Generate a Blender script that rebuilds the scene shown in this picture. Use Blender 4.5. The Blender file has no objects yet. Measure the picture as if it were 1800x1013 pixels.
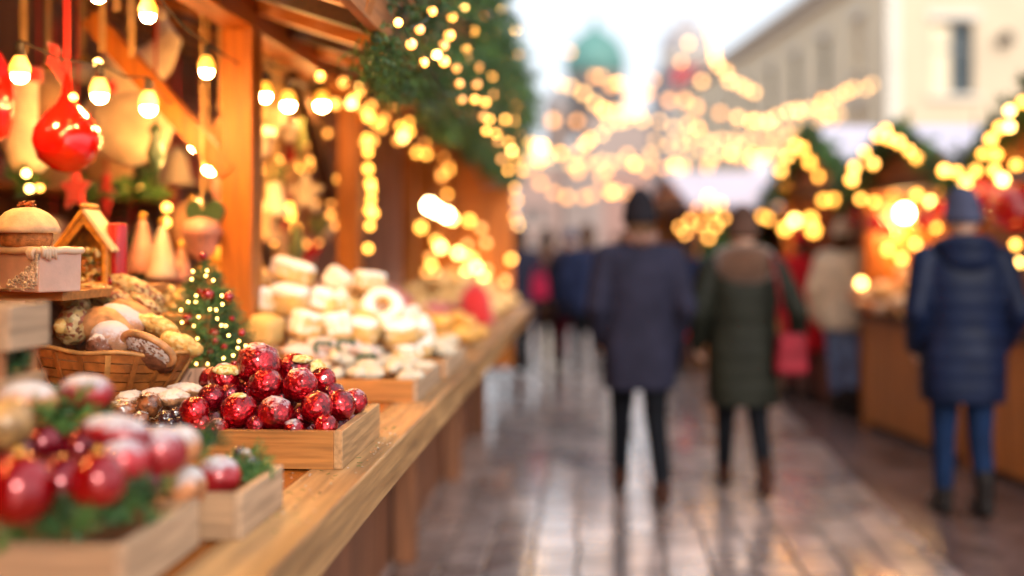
import bpy, bmesh, math, random
from mathutils import Vector, Matrix, Euler, noise
R = random.Random(7)
PI = math.pi
S = bpy.context.scene
C = S.collection
F = 1900.0; CZ = 1.49; TH = math.atan(132 / F)
FW = Vector((-math.sin(TH), math.cos(TH), 0)); RT = Vector((math.cos(TH), math.sin(TH), 0))
def at(px, py, D):
    """world point seen at photo pixel px,py at distance D along the view axis"""
    return FW * D + RT * ((px - 900) / F * D) + Vector((0, 0, CZ + (436 - py) / F * D))
def atz(px, py, z=0.0):
    return at(px, py, (CZ - z) * F / (py - 436))

# ---------------------------------------------------------------- materials
MATS = {}
def _n(nt, t, **k):
    n = nt.nodes.new(t)
    for a, b in k.items():
        if a in n.inputs: n.inputs[a].default_value = b
        else: setattr(n, a, b)
    return n
def mat(name, col, rough=.5, metal=0, var=.15, scale=12, bump=.15, bscale=60, coat=0, sss=0, dust=None, dustc=(.85, .84, .82),
        grain=None, dark=None, bdist=.003, trans=0, sheen=0, spec=.5, chips=None, emit=None):
    if name in MATS: return MATS[name]
    m = bpy.data.materials.new(name); m.use_nodes = True; nt = m.node_tree; L = nt.links.new
    b = nt.nodes['Principled BSDF']
    b.inputs['Roughness'].default_value = rough; b.inputs['Metallic'].default_value = metal
    b.inputs['Coat Weight'].default_value = coat; b.inputs['Coat Roughness'].default_value = .08
    b.inputs['Transmission Weight'].default_value = trans; b.inputs['Sheen Weight'].default_value = sheen
    b.inputs['Specular IOR Level'].default_value = spec
    if sss:
        b.inputs['Subsurface Weight'].default_value = sss; b.inputs['Subsurface Scale'].default_value = .01
    tc = _n(nt, 'ShaderNodeTexCoord'); oi = _n(nt, 'ShaderNodeObjectInfo')
    ad = _n(nt, 'ShaderNodeVectorMath', operation='ADD'); L(tc.outputs['Object'], ad.inputs[0])
    ml = _n(nt, 'ShaderNodeMath', operation='MULTIPLY'); ml.inputs[1].default_value = 37; L(oi.outputs['Random'], ml.inputs[0]); L(ml.outputs[0], ad.inputs[1])
    vec = ad.outputs[0]
    if grain:
        mp = _n(nt, 'ShaderNodeMapping'); s = {'X': (.06, 1, 1), 'Y': (1, .06, 1), 'Z': (1, 1, .06)}[grain]
        mp.inputs['Scale'].default_value = s; L(vec, mp.inputs['Vector']); vec = mp.outputs[0]
    no = _n(nt, 'ShaderNodeTexNoise', Scale=scale, Detail=6.0, Roughness=.6); L(vec, no.inputs['Vector'])
    if grain: no.inputs['Distortion'].default_value = .6
    cr = _n(nt, 'ShaderNodeValToRGB'); L(no.outputs['Fac'], cr.inputs['Fac'])
    d = dark or tuple(c * (1 - var * 1.6) for c in col); l = tuple(min(1, c * (1 + var)) for c in col)
    e = cr.color_ramp.elements
    e[0].position = .32; e[0].color = (*d, 1); e[1].position = .62; e[1].color = (*l, 1)
    colo = cr.outputs['Color']; h = None
    if grain:
        # knots and growth lines
        w = _n(nt, 'ShaderNodeTexNoise', Scale=scale * 6, Detail=3.0); L(vec, w.inputs['Vector'])
        mr = _n(nt, 'ShaderNodeMapRange'); mr.inputs['From Min'].default_value = .35; mr.inputs['From Max'].default_value = .6; mr.inputs['To Min'].default_value = .55
        L(w.outputs['Fac'], mr.inputs['Value'])
        mm = _n(nt, 'ShaderNodeMix', data_type='RGBA', blend_type='MULTIPLY'); mm.inputs['Factor'].default_value = .8
        L(colo, mm.inputs['A']); L(mr.outputs[0], mm.inputs['B']); colo = mm.outputs['Result']
        vo = _n(nt, 'ShaderNodeTexVoronoi', Scale=3.1); L(ad.outputs[0], vo.inputs['Vector'])
        kr = _n(nt, 'ShaderNodeMapRange'); kr.inputs['From Min'].default_value = .02; kr.inputs['From Max'].default_value = .075; kr.inputs['To Min'].default_value = .35
        L(vo.outputs['Distance'], kr.inputs['Value'])
        m2 = _n(nt, 'ShaderNodeMix', data_type='RGBA', blend_type='MULTIPLY'); m2.inputs['Factor'].default_value = .8
        L(colo, m2.inputs['A']); L(kr.outputs[0], m2.inputs['B']); colo = m2.outputs['Result']
    if chips:
        v = _n(nt, 'ShaderNodeTexVoronoi', Scale=chips[0]); L(ad.outputs[0], v.inputs['Vector'])
        sc = _n(nt, 'ShaderNodeSeparateColor'); L(v.outputs['Color'], sc.inputs[0])
        c2 = _n(nt, 'ShaderNodeValToRGB'); L(sc.outputs[0], c2.inputs['Fac']); c2.color_ramp.interpolation = 'CONSTANT'
        cols = chips[1]
        while len(c2.color_ramp.elements) < len(cols): c2.color_ramp.elements.new(.5)
        for i, cc in enumerate(cols):
            c2.color_ramp.elements[i].position = i / len(cols); c2.color_ramp.elements[i].color = (*cc, 1)
        mx = _n(nt, 'ShaderNodeMix', data_type='RGBA'); mx.inputs['Factor'].default_value = .85
        L(colo, mx.inputs['A']); L(c2.outputs[0], mx.inputs['B']); colo = mx.outputs['Result']
    if dust is not None:
        ge = _n(nt, 'ShaderNodeNewGeometry'); sx = _n(nt, 'ShaderNodeSeparateXYZ'); L(ge.outputs['Normal'], sx.inputs[0])
        n2 = _n(nt, 'ShaderNodeTexNoise', Scale=70.0, Detail=5.0, Roughness=.7); L(ad.outputs[0], n2.inputs['Vector'])
        a1 = _n(nt, 'ShaderNodeMath', operation='MULTIPLY_ADD'); L(n2.outputs['Fac'], a1.inputs[0]); a1.inputs[1].default_value = 1.9; L(sx.outputs['Z'], a1.inputs[2])
        mr = _n(nt, 'ShaderNodeMapRange'); mr.inputs['From Min'].default_value = dust; mr.inputs['From Max'].default_value = dust + .55
        L(a1.outputs[0], mr.inputs['Value'])
        mx = _n(nt, 'ShaderNodeMix', data_type='RGBA'); L(mr.outputs[0], mx.inputs['Factor']); L(colo, mx.inputs['A']); mx.inputs['B'].default_value = (*dustc, 1); colo = mx.outputs['Result']
        r2 = _n(nt, 'ShaderNodeMapRange'); r2.inputs['To Min'].default_value = rough; r2.inputs['To Max'].default_value = .85; L(mr.outputs[0], r2.inputs['Value']); L(r2.outputs[0], b.inputs['Roughness'])
        if metal:
            r3 = _n(nt, 'ShaderNodeMapRange'); r3.inputs['To Min'].default_value = metal; r3.inputs['To Max'].default_value = 0; L(mr.outputs[0], r3.inputs['Value']); L(r3.outputs[0], b.inputs['Metallic'])
        if coat:
            r3 = _n(nt, 'ShaderNodeMapRange'); r3.inputs['To Min'].default_value = coat; r3.inputs['To Max'].default_value = 0; L(mr.outputs[0], r3.inputs['Value']); L(r3.outputs[0], b.inputs['Coat Weight'])
    L(colo, b.inputs['Base Color'])
    if bump:
        bn = _n(nt, 'ShaderNodeTexNoise', Scale=bscale, Detail=5.0, Roughness=.65); L(vec, bn.inputs['Vector'])
        bp = _n(nt, 'ShaderNodeBump', Strength=bump, Distance=bdist); L(bn.outputs['Fac'], bp.inputs['Height']); L(bp.outputs[0], b.inputs['Normal'])
    MATS[name] = m
    return m
def emat(name, col, strength, samp='AUTO'):
    if name in MATS: return MATS[name]
    m = bpy.data.materials.new(name); m.use_nodes = True; nt = m.node_tree
    b = nt.nodes['Principled BSDF']; b.inputs['Base Color'].default_value = (.8, .7, .5, 1)
    b.inputs['Emission Color'].default_value = (*col, 1); b.inputs['Emission Strength'].default_value = strength
    m.cycles.emission_sampling = samp
    MATS[name] = m
    return m

# ---------------------------------------------------------------- mesh building
class MB:
    def __init__(s): s.v = []; s.f = []; s.m = []
    def add(s, vs, fs, mi=0, M=None):
        o = len(s.v)
        if M is not None: vs = [M @ Vector(p) for p in vs]
        s.v += [tuple(p) for p in vs]; s.f += [tuple(i + o for i in f) for f in fs]; s.m += [mi] * len(fs); return s
    def box(s, c, d, mi=0, M=None, rot=None, taper=1):
        x, y, z = d[0] / 2, d[1] / 2, d[2] / 2; t = taper
        vs = [Vector(p) for p in ((-x, -y, -z), (x, -y, -z), (x, y, -z), (-x, y, -z), (-x * t, -y * t, z), (x * t, -y * t, z), (x * t, y * t, z), (-x * t, y * t, z))]
        if rot is not None: vs = [rot @ p for p in vs]
        vs = [p + Vector(c) for p in vs]
        return s.add(vs, [(0, 3, 2, 1), (4, 5, 6, 7), (0, 1, 5, 4), (1, 2, 6, 5), (2, 3, 7, 6), (3, 0, 4, 7)], mi, M)
    def bar(s, a, b, w, h, mi=0):
        a = Vector(a); b = Vector(b); d = b - a
        rot = d.to_track_quat('Y', 'Z').to_matrix()
        return s.box((a + b) / 2, (w, d.length, h), mi, None, rot)
    def tube(s, pts, r, n=8, mi=0, M=None, close=False, cap=True, flat=1):
        pts = [Vector(p) for p in pts]; k = len(pts); vs = []; fs = []
        rr = r if isinstance(r, (list, tuple)) else [r] * k
        up = None
        for i, p in enumerate(pts):
            a = pts[(i - 1) % k] if (i or close) else p; b = pts[(i + 1) % k] if (i < k - 1 or close) else p
            t = (b - a); t = t.normalized() if t.length > 1e-9 else Vector((0, 0, 1))
            if up is None: up = Vector((0, 0, 1)) if abs(t.z) < .9 else Vector((1, 0, 0))
            x = t.cross(up); x = x.normalized() if x.length > 1e-6 else t.orthogonal().normalized(); y = x.cross(t).normalized(); up = y
            for j in range(n):
                q = 2 * PI * j / n; vs.append(p + x * (math.cos(q) * rr[i]) + y * (math.sin(q) * rr[i] * flat))
        for i in range(k if close else k - 1):
            i2 = (i + 1) % k
            for j in range(n):
                j2 = (j + 1) % n; fs.append((i * n + j, i * n + j2, i2 * n + j2, i2 * n + j))
        if cap and not close: fs.append(tuple(range(n))[::-1]); fs.append(tuple((k - 1) * n + j for j in range(n)))
        return s.add(vs, fs, mi, M)
    def lathe(s, prof, n=24, c=(0, 0, 0), mi=0, M=None, sx=1, sy=1):
        vs = []; fs = []; c = Vector(c)
        for (r, z) in prof:
            for j in range(n):
                q = 2 * PI * j / n; vs.append(c + Vector((r * sx * math.cos(q), r * sy * math.sin(q), z)))
        for i in range(len(prof) - 1):
            for j in range(n):
                j2 = (j + 1) % n; fs.append((i * n + j, i * n + j2, (i + 1) * n + j2, (i + 1) * n + j))
        fs.append(tuple(range(n))[::-1]); fs.append(tuple((len(prof) - 1) * n + j for j in range(n)))
        return s.add(vs, fs, mi, M)
    def sph(s, c, r, seg=16, ring=10, mi=0, M=None, nz=0, ns=4, seed=0):
        if not isinstance(r, (tuple, list)): r = (r, r, r)
        vs = []; fs = []; c = Vector(c)
        def P(a, q):
            u = Vector((math.sin(a) * math.cos(q), math.sin(a) * math.sin(q), math.cos(a)))
            k = 1 + (nz * noise.noise(u * ns + Vector((seed * 3.7, seed, 0))) if nz else 0)
            return c + Vector((u.x * r[0] * k, u.y * r[1] * k, u.z * r[2] * k))
        vs.append(P(0, 0))
        for i in range(1, ring):
            for j in range(seg): vs.append(P(PI * i / ring, 2 * PI * j / seg))
        vs.append(P(PI, 0)); e = len(vs) - 1
        for j in range(seg):
            j2 = (j + 1) % seg
            fs.append((0, 1 + j, 1 + j2)); fs.append((e, 1 + (ring - 2) * seg + j2, 1 + (ring - 2) * seg + j))
            for i in range(ring - 2): fs.append((1 + i * seg + j, 1 + (i + 1) * seg + j, 1 + (i + 1) * seg + j2, 1 + i * seg + j2))
        return s.add(vs, fs, mi, M)
    def prism(s, poly, h, mi=0, M=None):
        n = len(poly)
        vs = [(x, y, 0) for x, y in poly] + [(x, y, h) for x, y in poly]
        return s.add(vs, [tuple(range(n))[::-1], tuple(range(n, 2 * n))] + [(i, (i + 1) % n, n + (i + 1) % n, n + i) for i in range(n)], mi, M)
    def mesh(s, name='m'):
        me = bpy.data.meshes.new(name); me.from_pydata(s.v, [], s.f); me.polygons.foreach_set('material_index', s.m); me.update(); return me
    def build(s, name, mats, parent=None, smooth=False, bevel=0, loc=None, rz=0, mesh=None):
        me = mesh or s.mesh(name)
        for m in (mats if isinstance(mats, (list, tuple)) else [mats]): me.materials.append(m)
        if smooth: me.polygons.foreach_set('use_smooth', [True] * len(me.polygons))
        o = bpy.data.objects.new(name, me); C.objects.link(o)
        if parent is not None: o.parent = parent
        if loc is not None: o.location = loc
        o.rotation_euler.z = rz
        if bevel:
            b = o.modifiers.new('bevel', 'BEVEL'); b.width = bevel; b.segments = 2; b.limit_method = 'ANGLE'
        return o
def tag(o, label=None, cat=None, group=None, kind=None):
    if label: o['label'] = label
    if cat: o['category'] = cat
    if group: o['group'] = group
    if kind: o['kind'] = kind
    return o
def thing(name, label, cat, loc=(0, 0, 0), rz=0, group=None):
    o = bpy.data.objects.new(name, None); C.objects.link(o); o.location = loc; o.rotation_euler = (0, 0, rz); o.empty_display_size = .1
    return tag(o, label, cat, group)
def dup(o, parent=None):
    c = o.copy(); C.objects.link(c)
    if parent is not None: c.parent = parent
    for ch in list(o.children): dup(ch, c)
    return c
def remesh(mb, voxel, smooth=2):
    me = mb.mesh('t'); o = bpy.data.objects.new('t', me); C.objects.link(o)
    m = o.modifiers.new('r', 'REMESH'); m.mode = 'VOXEL'; m.voxel_size = voxel
    if smooth:
        k = o.modifiers.new('s', 'SMOOTH'); k.iterations = smooth; k.factor = .6
    dg = bpy.context.evaluated_depsgraph_get(); dg.update()
    r = bpy.data.meshes.new_from_object(o.evaluated_get(dg)); bpy.data.objects.remove(o); bpy.data.meshes.remove(me)
    return r
def RX(a): return Matrix.Rotation(a, 4, 'X')
def RY(a): return Matrix.Rotation(a, 4, 'Y')
def RZ(a): return Matrix.Rotation(a, 4, 'Z')
def T(*p): return Matrix.Translation(Vector(p))

# ---------------------------------------------------------------- camera
cam = bpy.data.cameras.new('camera'); co = bpy.data.objects.new('camera', cam); C.objects.link(co); S.camera = co
co.location = (0, 0, CZ); co.rotation_euler = (PI / 2, 0, TH)
cam.sensor_width = 36; cam.lens = 36 * F / 1800; cam.shift_y = -70.5 / 1800; cam.clip_end = 2000; cam.clip_start = .05
cam.dof.use_dof = True; cam.dof.focus_distance = 2.52
AP = .053; cam.dof.aperture_fstop = cam.lens / 1000 / AP
# ---------------------------------------------------------------- world and sun
W = bpy.data.worlds.new('World'); S.world = W; W.use_nodes = True; nt = W.node_tree
sky = nt.nodes.new('ShaderNodeTexSky'); sky.sky_type = 'NISHITA'; sky.sun_disc = False
SE, SR = math.radians(24), math.radians(158)
sky.sun_elevation = SE; sky.sun_rotation = SR; sky.air_density = 1.0; sky.dust_density = 6; sky.ozone_density = 1.5
bg = nt.nodes['Background']; bg.inputs[1].default_value = .15
# thin bright overcast in front of the blue: soft cloud noise over the Nishita sky
wt = nt.nodes.new('ShaderNodeTexCoord'); wn = nt.nodes.new('ShaderNodeTexNoise'); wn.inputs['Scale'].default_value = 2.2; wn.inputs['Detail'].default_value = 6
wm = nt.nodes.new('ShaderNodeMapRange'); wm.inputs['From Min'].default_value = .3; wm.inputs['From Max'].default_value = .7; wm.inputs['To Min'].default_value = .62; wm.inputs['To Max'].default_value = .98
wx = nt.nodes.new('ShaderNodeMix'); wx.data_type = 'RGBA'; wx.inputs['B'].default_value = (6.2, 6.5, 6.9, 1)
nt.links.new(wt.outputs['Generated'], wn.inputs['Vector']); nt.links.new(wn.outputs['Fac'], wm.inputs[0]); nt.links.new(wm.outputs[0], wx.inputs['Factor']); nt.links.new(sky.outputs[0], wx.inputs['A']); nt.links.new(wx.outputs['Result'], bg.inputs[0])
sl = bpy.data.lights.new('sun', 'SUN'); so = bpy.data.objects.new('sun', sl); C.objects.link(so)
sl.energy = 1.5; sl.angle = math.radians(10); sl.color = (1, .93, .84)
# direction towards the sun (behind the camera, to its right), matching the sky's sun_rotation
sd = Vector((math.sin(SR) * math.cos(SE), math.cos(SR) * math.cos(SE), math.sin(SE)))
so.rotation_euler = sd.to_track_quat('Z', 'Y').to_euler()
S.view_settings.view_transform = 'Standard'; S.view_settings.look = 'None'; S.view_settings.exposure = 0.65; S.view_settings.gamma = 1
cy = S.cycles; cy.use_denoising = True; cy.denoiser = 'OPENIMAGEDENOISE'; cy.max_bounces = 5; cy.diffuse_bounces = 3; cy.glossy_bounces = 3; cy.transmission_bounces = 3
cy.sample_clamp_indirect = 6; cy.sample_clamp_direct = 0; cy.caustics_reflective = False; cy.caustics_refractive = False; cy.use_light_tree = True
cy.use_adaptive_sampling = False; cy.blur_glossy = .5

# ---------------------------------------------------------------- common materials
wood_c = mat('pine counter wood', (.50, .275, .11), .5, scale=9, grain='Y', var=.22, dark=(.22, .10, .03), bscale=90, bump=.4)
wood_d = mat('varnished counter boards', (.42, .12, .012), .38, scale=9, grain='Y', var=.2, bscale=90, bump=.2)
wood_x = mat('orange stall timber across', (.42, .115, .006), .5, scale=9, grain='X', var=.2, bscale=90)
wood_y = mat('orange stall timber along', (.42, .115, .006), .5, scale=9, grain='Y', var=.2, bscale=90)
wood_z = mat('orange stall timber upright', (.44, .125, .006), .5, scale=9, grain='Z', var=.2, bscale=90)
wood_k = mat('dark brown stall timber', (.06, .02, .008), .6, scale=9, grain='Y', var=.2, bscale=90)
tray_x = mat('honey tray wood across', (.46, .185, .042), .5, scale=16, grain='X', var=.12, bscale=120, bump=.3)
tray_y = mat('honey tray wood along', (.50, .28, .125), .5, scale=16, grain='Y', var=.12, bscale=120, bump=.3)
pale_x = mat('pale crate wood across', (.44, .26, .14), .6, scale=12, grain='X', var=.1, bscale=100)
pale_y = mat('pale crate wood along', (.48, .31, .19), .6, scale=12, grain='Y', var=.1, bscale=100)
end_w = mat('crate end grain wood', (.33, .13, .05), .6, scale=25, var=.25)
fir = mat('fir needles', (.036, .095, .026), .5, var=.45, scale=6, bump=0)
fir_l = mat('fresh fir needles', (.075, .17, .035), .5, var=.35, scale=6, bump=0)
bark = mat('bark', (.12, .07, .04), .8)
rope = mat('green light wire', (.02, .04, .02), .6, bump=0)
red_v = mat('red velvet', (.55, .012, .012), .8, sheen=.5)
cream = mat('cream felt', (.72, .58, .40), .9, sheen=.3, bscale=200)
gold = mat('gold', (.75, .45, .10), .3, 1, bump=.4)

# ---------------------------------------------------------------- ground
def ground():
    m = bpy.data.materials.new('wet street paving'); m.use_nodes = True; nt = m.node_tree; L = nt.links.new
    b = nt.nodes['Principled BSDF']
    tc = _n(nt, 'ShaderNodeTexCoord'); mp = _n(nt, 'ShaderNodeMapping'); mp.inputs['Rotation'].default_value = (0, 0, PI / 2); L(tc.outputs['Object'], mp.inputs[0])
    wn = _n(nt, 'ShaderNodeTexNoise', Scale=1.6, Detail=3.0); L(tc.outputs['Object'], wn.inputs['Vector'])
    wv = _n(nt, 'ShaderNodeVectorMath', operation='MULTIPLY_ADD'); L(wn.outputs['Color'], wv.inputs[0]); wv.inputs[1].default_value = (.12, .10, .05); L(mp.outputs[0], wv.inputs[2])
    br = _n(nt, 'ShaderNodeTexBrick', Scale=1.0); br.inputs['Brick Width'].default_value = .33; br.inputs['Row Height'].default_value = .21; br.inputs['Mortar Size'].default_value = .017
    br.inputs['Mortar Smooth'].default_value = 1.0; br.inputs['Color1'].default_value = (.46, .385, .375, 1); br.inputs['Color2'].default_value = (.24, .195, .19, 1); br.inputs['Mortar'].default_value = (.05, .04, .04, 1)
    L(wv.outputs[0], br.inputs['Vector'])
    n1 = _n(nt, 'ShaderNodeTexNoise', Scale=2.2, Detail=8.0, Roughness=.6); L(tc.outputs['Object'], n1.inputs['Vector'])
    mx = _n(nt, 'ShaderNodeMix', data_type='RGBA', blend_type='MULTIPLY'); mx.inputs['Factor'].default_value = .7; L(br.outputs['Color'], mx.inputs['A'])
    cr = _n(nt, 'ShaderNodeValToRGB'); L(n1.outputs['Fac'], cr.inputs[0]); cr.color_ramp.elements[0].position = .3; cr.color_ramp.elements[0].color = (.30, .27, .27, 1); cr.color_ramp.elements[1].position = .65; cr.color_ramp.elements[1].color = (1.2, 1.08, 1.02, 1)
    L(cr.outputs[0], mx.inputs['B']); L(mx.outputs['Result'], b.inputs['Base Color'])
    n2 = _n(nt, 'ShaderNodeTexNoise', Scale=1.5, Detail=6.0); L(tc.outputs['Object'], n2.inputs['Vector'])
    mr = _n(nt, 'ShaderNodeMapRange'); mr.inputs['From Min'].default_value = .4; mr.inputs['From Max'].default_value = .62; mr.inputs['To Min'].default_value = .10; mr.inputs['To Max'].default_value = .6
    L(n2.outputs['Fac'], mr.inputs[0]); L(mr.outputs[0], b.inputs['Roughness'])
    b.inputs['Specular IOR Level'].default_value = .8; b.inputs['Coat Roughness'].default_value = .14; b.inputs['Coat IOR'].default_value = 1.6
    n3 = _n(nt, 'ShaderNodeTexNoise', Scale=14.0, Detail=6.0); L(tc.outputs['Object'], n3.inputs['Vector'])
    b1 = _n(nt, 'ShaderNodeBump', Strength=.35, Distance=.01); L(n3.outputs['Fac'], b1.inputs['Height'])
    cw = _n(nt, 'ShaderNodeMapRange'); cw.inputs['To Min'].default_value = 1; cw.inputs['To Max'].default_value = 0; L(br.outputs['Fac'], cw.inputs[0]); L(cw.outputs[0], b.inputs['Coat Weight'])
    iv = _n(nt, 'ShaderNodeMath', operation='SUBTRACT'); iv.inputs[0].default_value = 1; L(br.outputs['Fac'], iv.inputs[1])
    b2 = _n(nt, 'ShaderNodeBump', Strength=.7, Distance=.012); L(iv.outputs[0], b2.inputs['Height']); L(b1.outputs[0], b2.inputs['Normal']); L(b2.outputs[0], b.inputs['Normal'])
    tag(MB().add([(-300, -60, 0), (300, -60, 0), (300, 500, 0), (-300, 500, 0)], [(0, 1, 2, 3)]).build('street', m), kind='structure')
    # darker asphalt strip in front of the right stalls, 4 mm proud
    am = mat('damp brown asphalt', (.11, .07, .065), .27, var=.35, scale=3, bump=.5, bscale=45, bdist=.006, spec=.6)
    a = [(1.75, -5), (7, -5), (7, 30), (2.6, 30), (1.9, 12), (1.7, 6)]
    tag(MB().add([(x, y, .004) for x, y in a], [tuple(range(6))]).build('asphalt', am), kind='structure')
ground()
# ---------------------------------------------------------------- left stall
def left_stall():
    st = thing('market_stall', 'orange timber market stall with long goods counter and post-and-beam front', 'market stall')
    Y0, Y1 = .3, 9.3
    for ya, yb in ((Y0, 3.43), (3.434, 6.3), (6.304, Y1)):
        MB().box((-.545, (ya + yb) / 2, .95), (.138, yb - ya, .1)).build('counter_edge', wood_c, st, bevel=.005)
    for ys in (.5, 1.55, 2.6, 3.38, 3.49, 4.5, 5.5):
        MB().lathe([(.0045, 0), (.0045, .0012), (.003, .0016)], 10, (-.505, ys, 1.0)).build('screw_head', mat('dull steel', (.3, .28, .26), .4, 1), st)
    b = MB(); x = -.617
    while x > -1.95:
        b.box((x - .093, (Y0 + Y1) / 2, .975), (.184, Y1 - Y0, .04)); x -= .188
    b.build('counter_top', wood_d, st, bevel=.003)
    b = MB(); y = Y0
    while y < Y1:
        b.box((-.95, y + .07, .465), (.03, .136, .93)); y += .14
    b.build('counter_front', mat('brown front boards', (.20, .07, .03), .6, grain='Z', scale=8, var=.25), st)
    for y in (1.5, 3.3, 5.1, 6.9, 8.7):
        MB().box((-.86, y, .45), (.1, .1, .898))  .build('counter_leg', mat('brown leg wood', (.20, .07, .025), .6, grain='Z', scale=8), st, bevel=.005)
    for y in (1.95, 3.75, 5.5, 7.3, 9.1):
        MB().box((-1.22, y, 1.13), (.115, .115, 2.26)).build('post', wood_z, st, bevel=.006)
    MB().box((-1.22, 4.8, 2.32), (.11, 9.2, .12)).build('header_beam', wood_y, st, bevel=.006)
    MB().bar((-1.30, 5.45, 1.75), (-1.30, 4.75, 2.27), .06, .07).build('brace', wood_k, st)
    MB().bar((-1.25, 3.72, 1.75), (-1.75, 3.72, 2.3), .07, .07).build('brace', wood_z, st)
    zr = lambda X: 2.15 + .33 * (-.6 - X)
    y = .4; k = 0
    while y < Y1:
        MB().bar((-.58, y, zr(-.58) + .04), (-3.3, y, zr(-3.3) + .04), .07, .11).build('rafter', wood_k if k % 2 else wood_x, st); y += .42; k += 1
    b = MB(); n = 18
    for i in range(n):
        xa = -.56 - i * .155; xb = xa - .151
        b.bar(((xa + xb) / 2, Y0 - .2, zr((xa + xb) / 2) + .115), ((xa + xb) / 2, Y1 + .2, zr((xa + xb) / 2) + .115), .155, .02)
    b.build('roof', wood_y, st)
    M = mat('orange roof edge board', (.42, .15, .04), .6, grain='Y')
    MB().add([(-.60, Y0 - .2, 2.12), (-.60, Y1, 2.12), (-.50, Y1, 2.72), (-.50, Y0 - .2, 2.72), (-.63, Y0 - .2, 2.12), (-.63, Y1, 2.12), (-.53, Y1, 2.72), (-.53, Y0 - .2, 2.72)],
             [(0, 3, 2, 1), (4, 5, 6, 7), (0, 1, 5, 4), (1, 2, 6, 5), (2, 3, 7, 6), (3, 0, 4, 7)]).build('fascia_board', M, st)
    b = MB(); y = Y0
    while y < Y1 - .1:
        b.box((-3.22, y + .09, 1.5), (.03, .176, 3.0)); y += .18
    b.build('back_wall', mat('warm back wall boards', (.22, .075, .02), .6, grain='Z', scale=7, var=.3), st)
    for yy, top in ((Y1 + .03, 0), (.26, 0)):
        pl = [(-3.2, .45), (-.64, .45), (-.64, 2.17), (-3.2, 3.0)]
        MB().add([(x, yy - .02, z) for x, z in pl] + [(x, yy + .02, z) for x, z in pl], [(0, 1, 2, 3), (7, 6, 5, 4), (0, 4, 5, 1), (1, 5, 6, 2), (2, 6, 7, 3), (3, 7, 4, 0)]).build('side_wall', wood_z, st)
    for z in (1.05, 1.42, 1.80):
        MB().box((-3.0, 4.8, z), (.36, 8.9, .03)).build('shelf', wood_y, st)
    MB().box((-2.35, 4.8, .06), (1.7, 8.9, .03)).build('stall_floor', wood_k, st)
    # partition hung with goods between the two bays
    MB().box((-2.2, 7.25, 1.72), (1.9, .03, 1.56)).build('partition', mat('pinkish partition boards', (.42, .22, .16), .7, grain='Z', scale=6, var=.3), st)
left_stall()

# ---------------------------------------------------------------- fir foliage
def needles(mb, p, d, L, k, nl, mi=0, rnd=R, w=.0016):
    """one fir twig: k needles of length nl along p->p+d*L"""
    d = d.normalized(); a = d.orthogonal().normalized(); c = d.cross(a)
    q0 = rnd.random() * 6
    for i in range(k):
        t = i / k; q = q0 + i * 2.4; o = a * math.cos(q) + c * math.sin(q)
        s = p + d * (L * t); e = s + (o * .8 + d * .75).normalized() * nl * (1 - .35 * t); wv = o.cross(d) * w
        mb.add([s - wv, s + wv, e], [(0, 1, 2)], mi)
def twig(mb, p, d, L, dens=1, nl=.018, mi=0, rnd=R, w=.0018):
    needles(mb, p, d, L, int(L * 420 * dens), nl, mi, rnd, w)
    d = d.normalized()
    for s in (-1, 1):
        for t in (.25, .5):
            o = d.orthogonal().normalized(); o.rotate(Matrix.Rotation(rnd.random() * 6.28, 3, d))
            dd = (d + o * s * .9).normalized()
            needles(mb, p + d * L * t, dd, L * .5, int(L * 240 * dens), nl * .9, mi, rnd, w)
def rv(s=1): return Vector((R.uniform(-1, 1), R.uniform(-1, 1), R.uniform(-1, 1))) * s

def eave_garland():
    b = MB(); st = MB()
    y = 3.15
    while y < 9.3:
        near = y < 6
        for k in range(9 if near else 7):
            t = R.random(); X = -.68 + .20 * t + R.uniform(-.04, .04); Z = 2.10 + .66 * t + R.uniform(-.05, .05)
            p = Vector((X, y + R.uniform(-.05, .05), Z)); d = Vector((.7, R.uniform(-.6, .6), R.uniform(-1.3, .35)))
            twig(b, p, d, R.uniform(.11, .2), .26 if near else .2, .032, int(R.random() < .45), w=.0045)
        for k in range(3):
            X = -.65 + R.uniform(-.03, .04)
            p = Vector((X, y + R.uniform(-.05, .05), 2.13 + .05 * math.sin(y * 5))); d = Vector((R.uniform(-.5, .5), R.uniform(-.5, .5), -1))
            twig(b, p, d, R.uniform(.08, .17), .26, .03, int(R.random() < .45), w=.0045)
        y += .052
    g = thing('fir_garland', 'thick green fir garland hanging along the eave of the orange timber stall', 'garland')
    b.build('foliage', [fir, fir_l], g)
    MB().tube([(-.56, yy * .5, 2.3 + .02 * math.sin(yy)) for yy in range(6, 19)], .02, 6).build('stem', bark, g)
    # blue-white baubles caught in it
eave_garland()

# ---------------------------------------------------------------- lights
WARM = (1, .60, .16)
bulb_hot = emat('warm lamp glass', (1, .50, .14), 380)
bulb_mid = emat('warm festoon glass', (1, .52, .12), 14)
bulb_dim = emat('amber fairy glass', (1, .38, .05), 7.5, 'NONE')
bulb_pale = emat('pale street festoon glass', (1, .42, .07), 1.9, 'NONE')
bulb_faint = emat('faint orange fairy glass', (1, .33, .05), 3.2, 'NONE')
bulb_big = emat('bright lamp globe', (1, .66, .30), 42)
bulb_gold = emat('golden chain glass', (1, .47, .12), 5, 'NONE')
sock = mat('black socket', (.03, .02, .015), .5)
amberglass = emat('amber bulb neck', (1, .34, .02), 1.8)
ico = {}
def ballmesh(key, m, seg=10, ring=7):
    if key not in ico:
        me = MB().sph((0, 0, 0), 1, seg, ring).mesh(key); me.materials.append(m); me.polygons.foreach_set('use_smooth', [True] * len(me.polygons)); ico[key] = me
    return ico[key]
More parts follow.
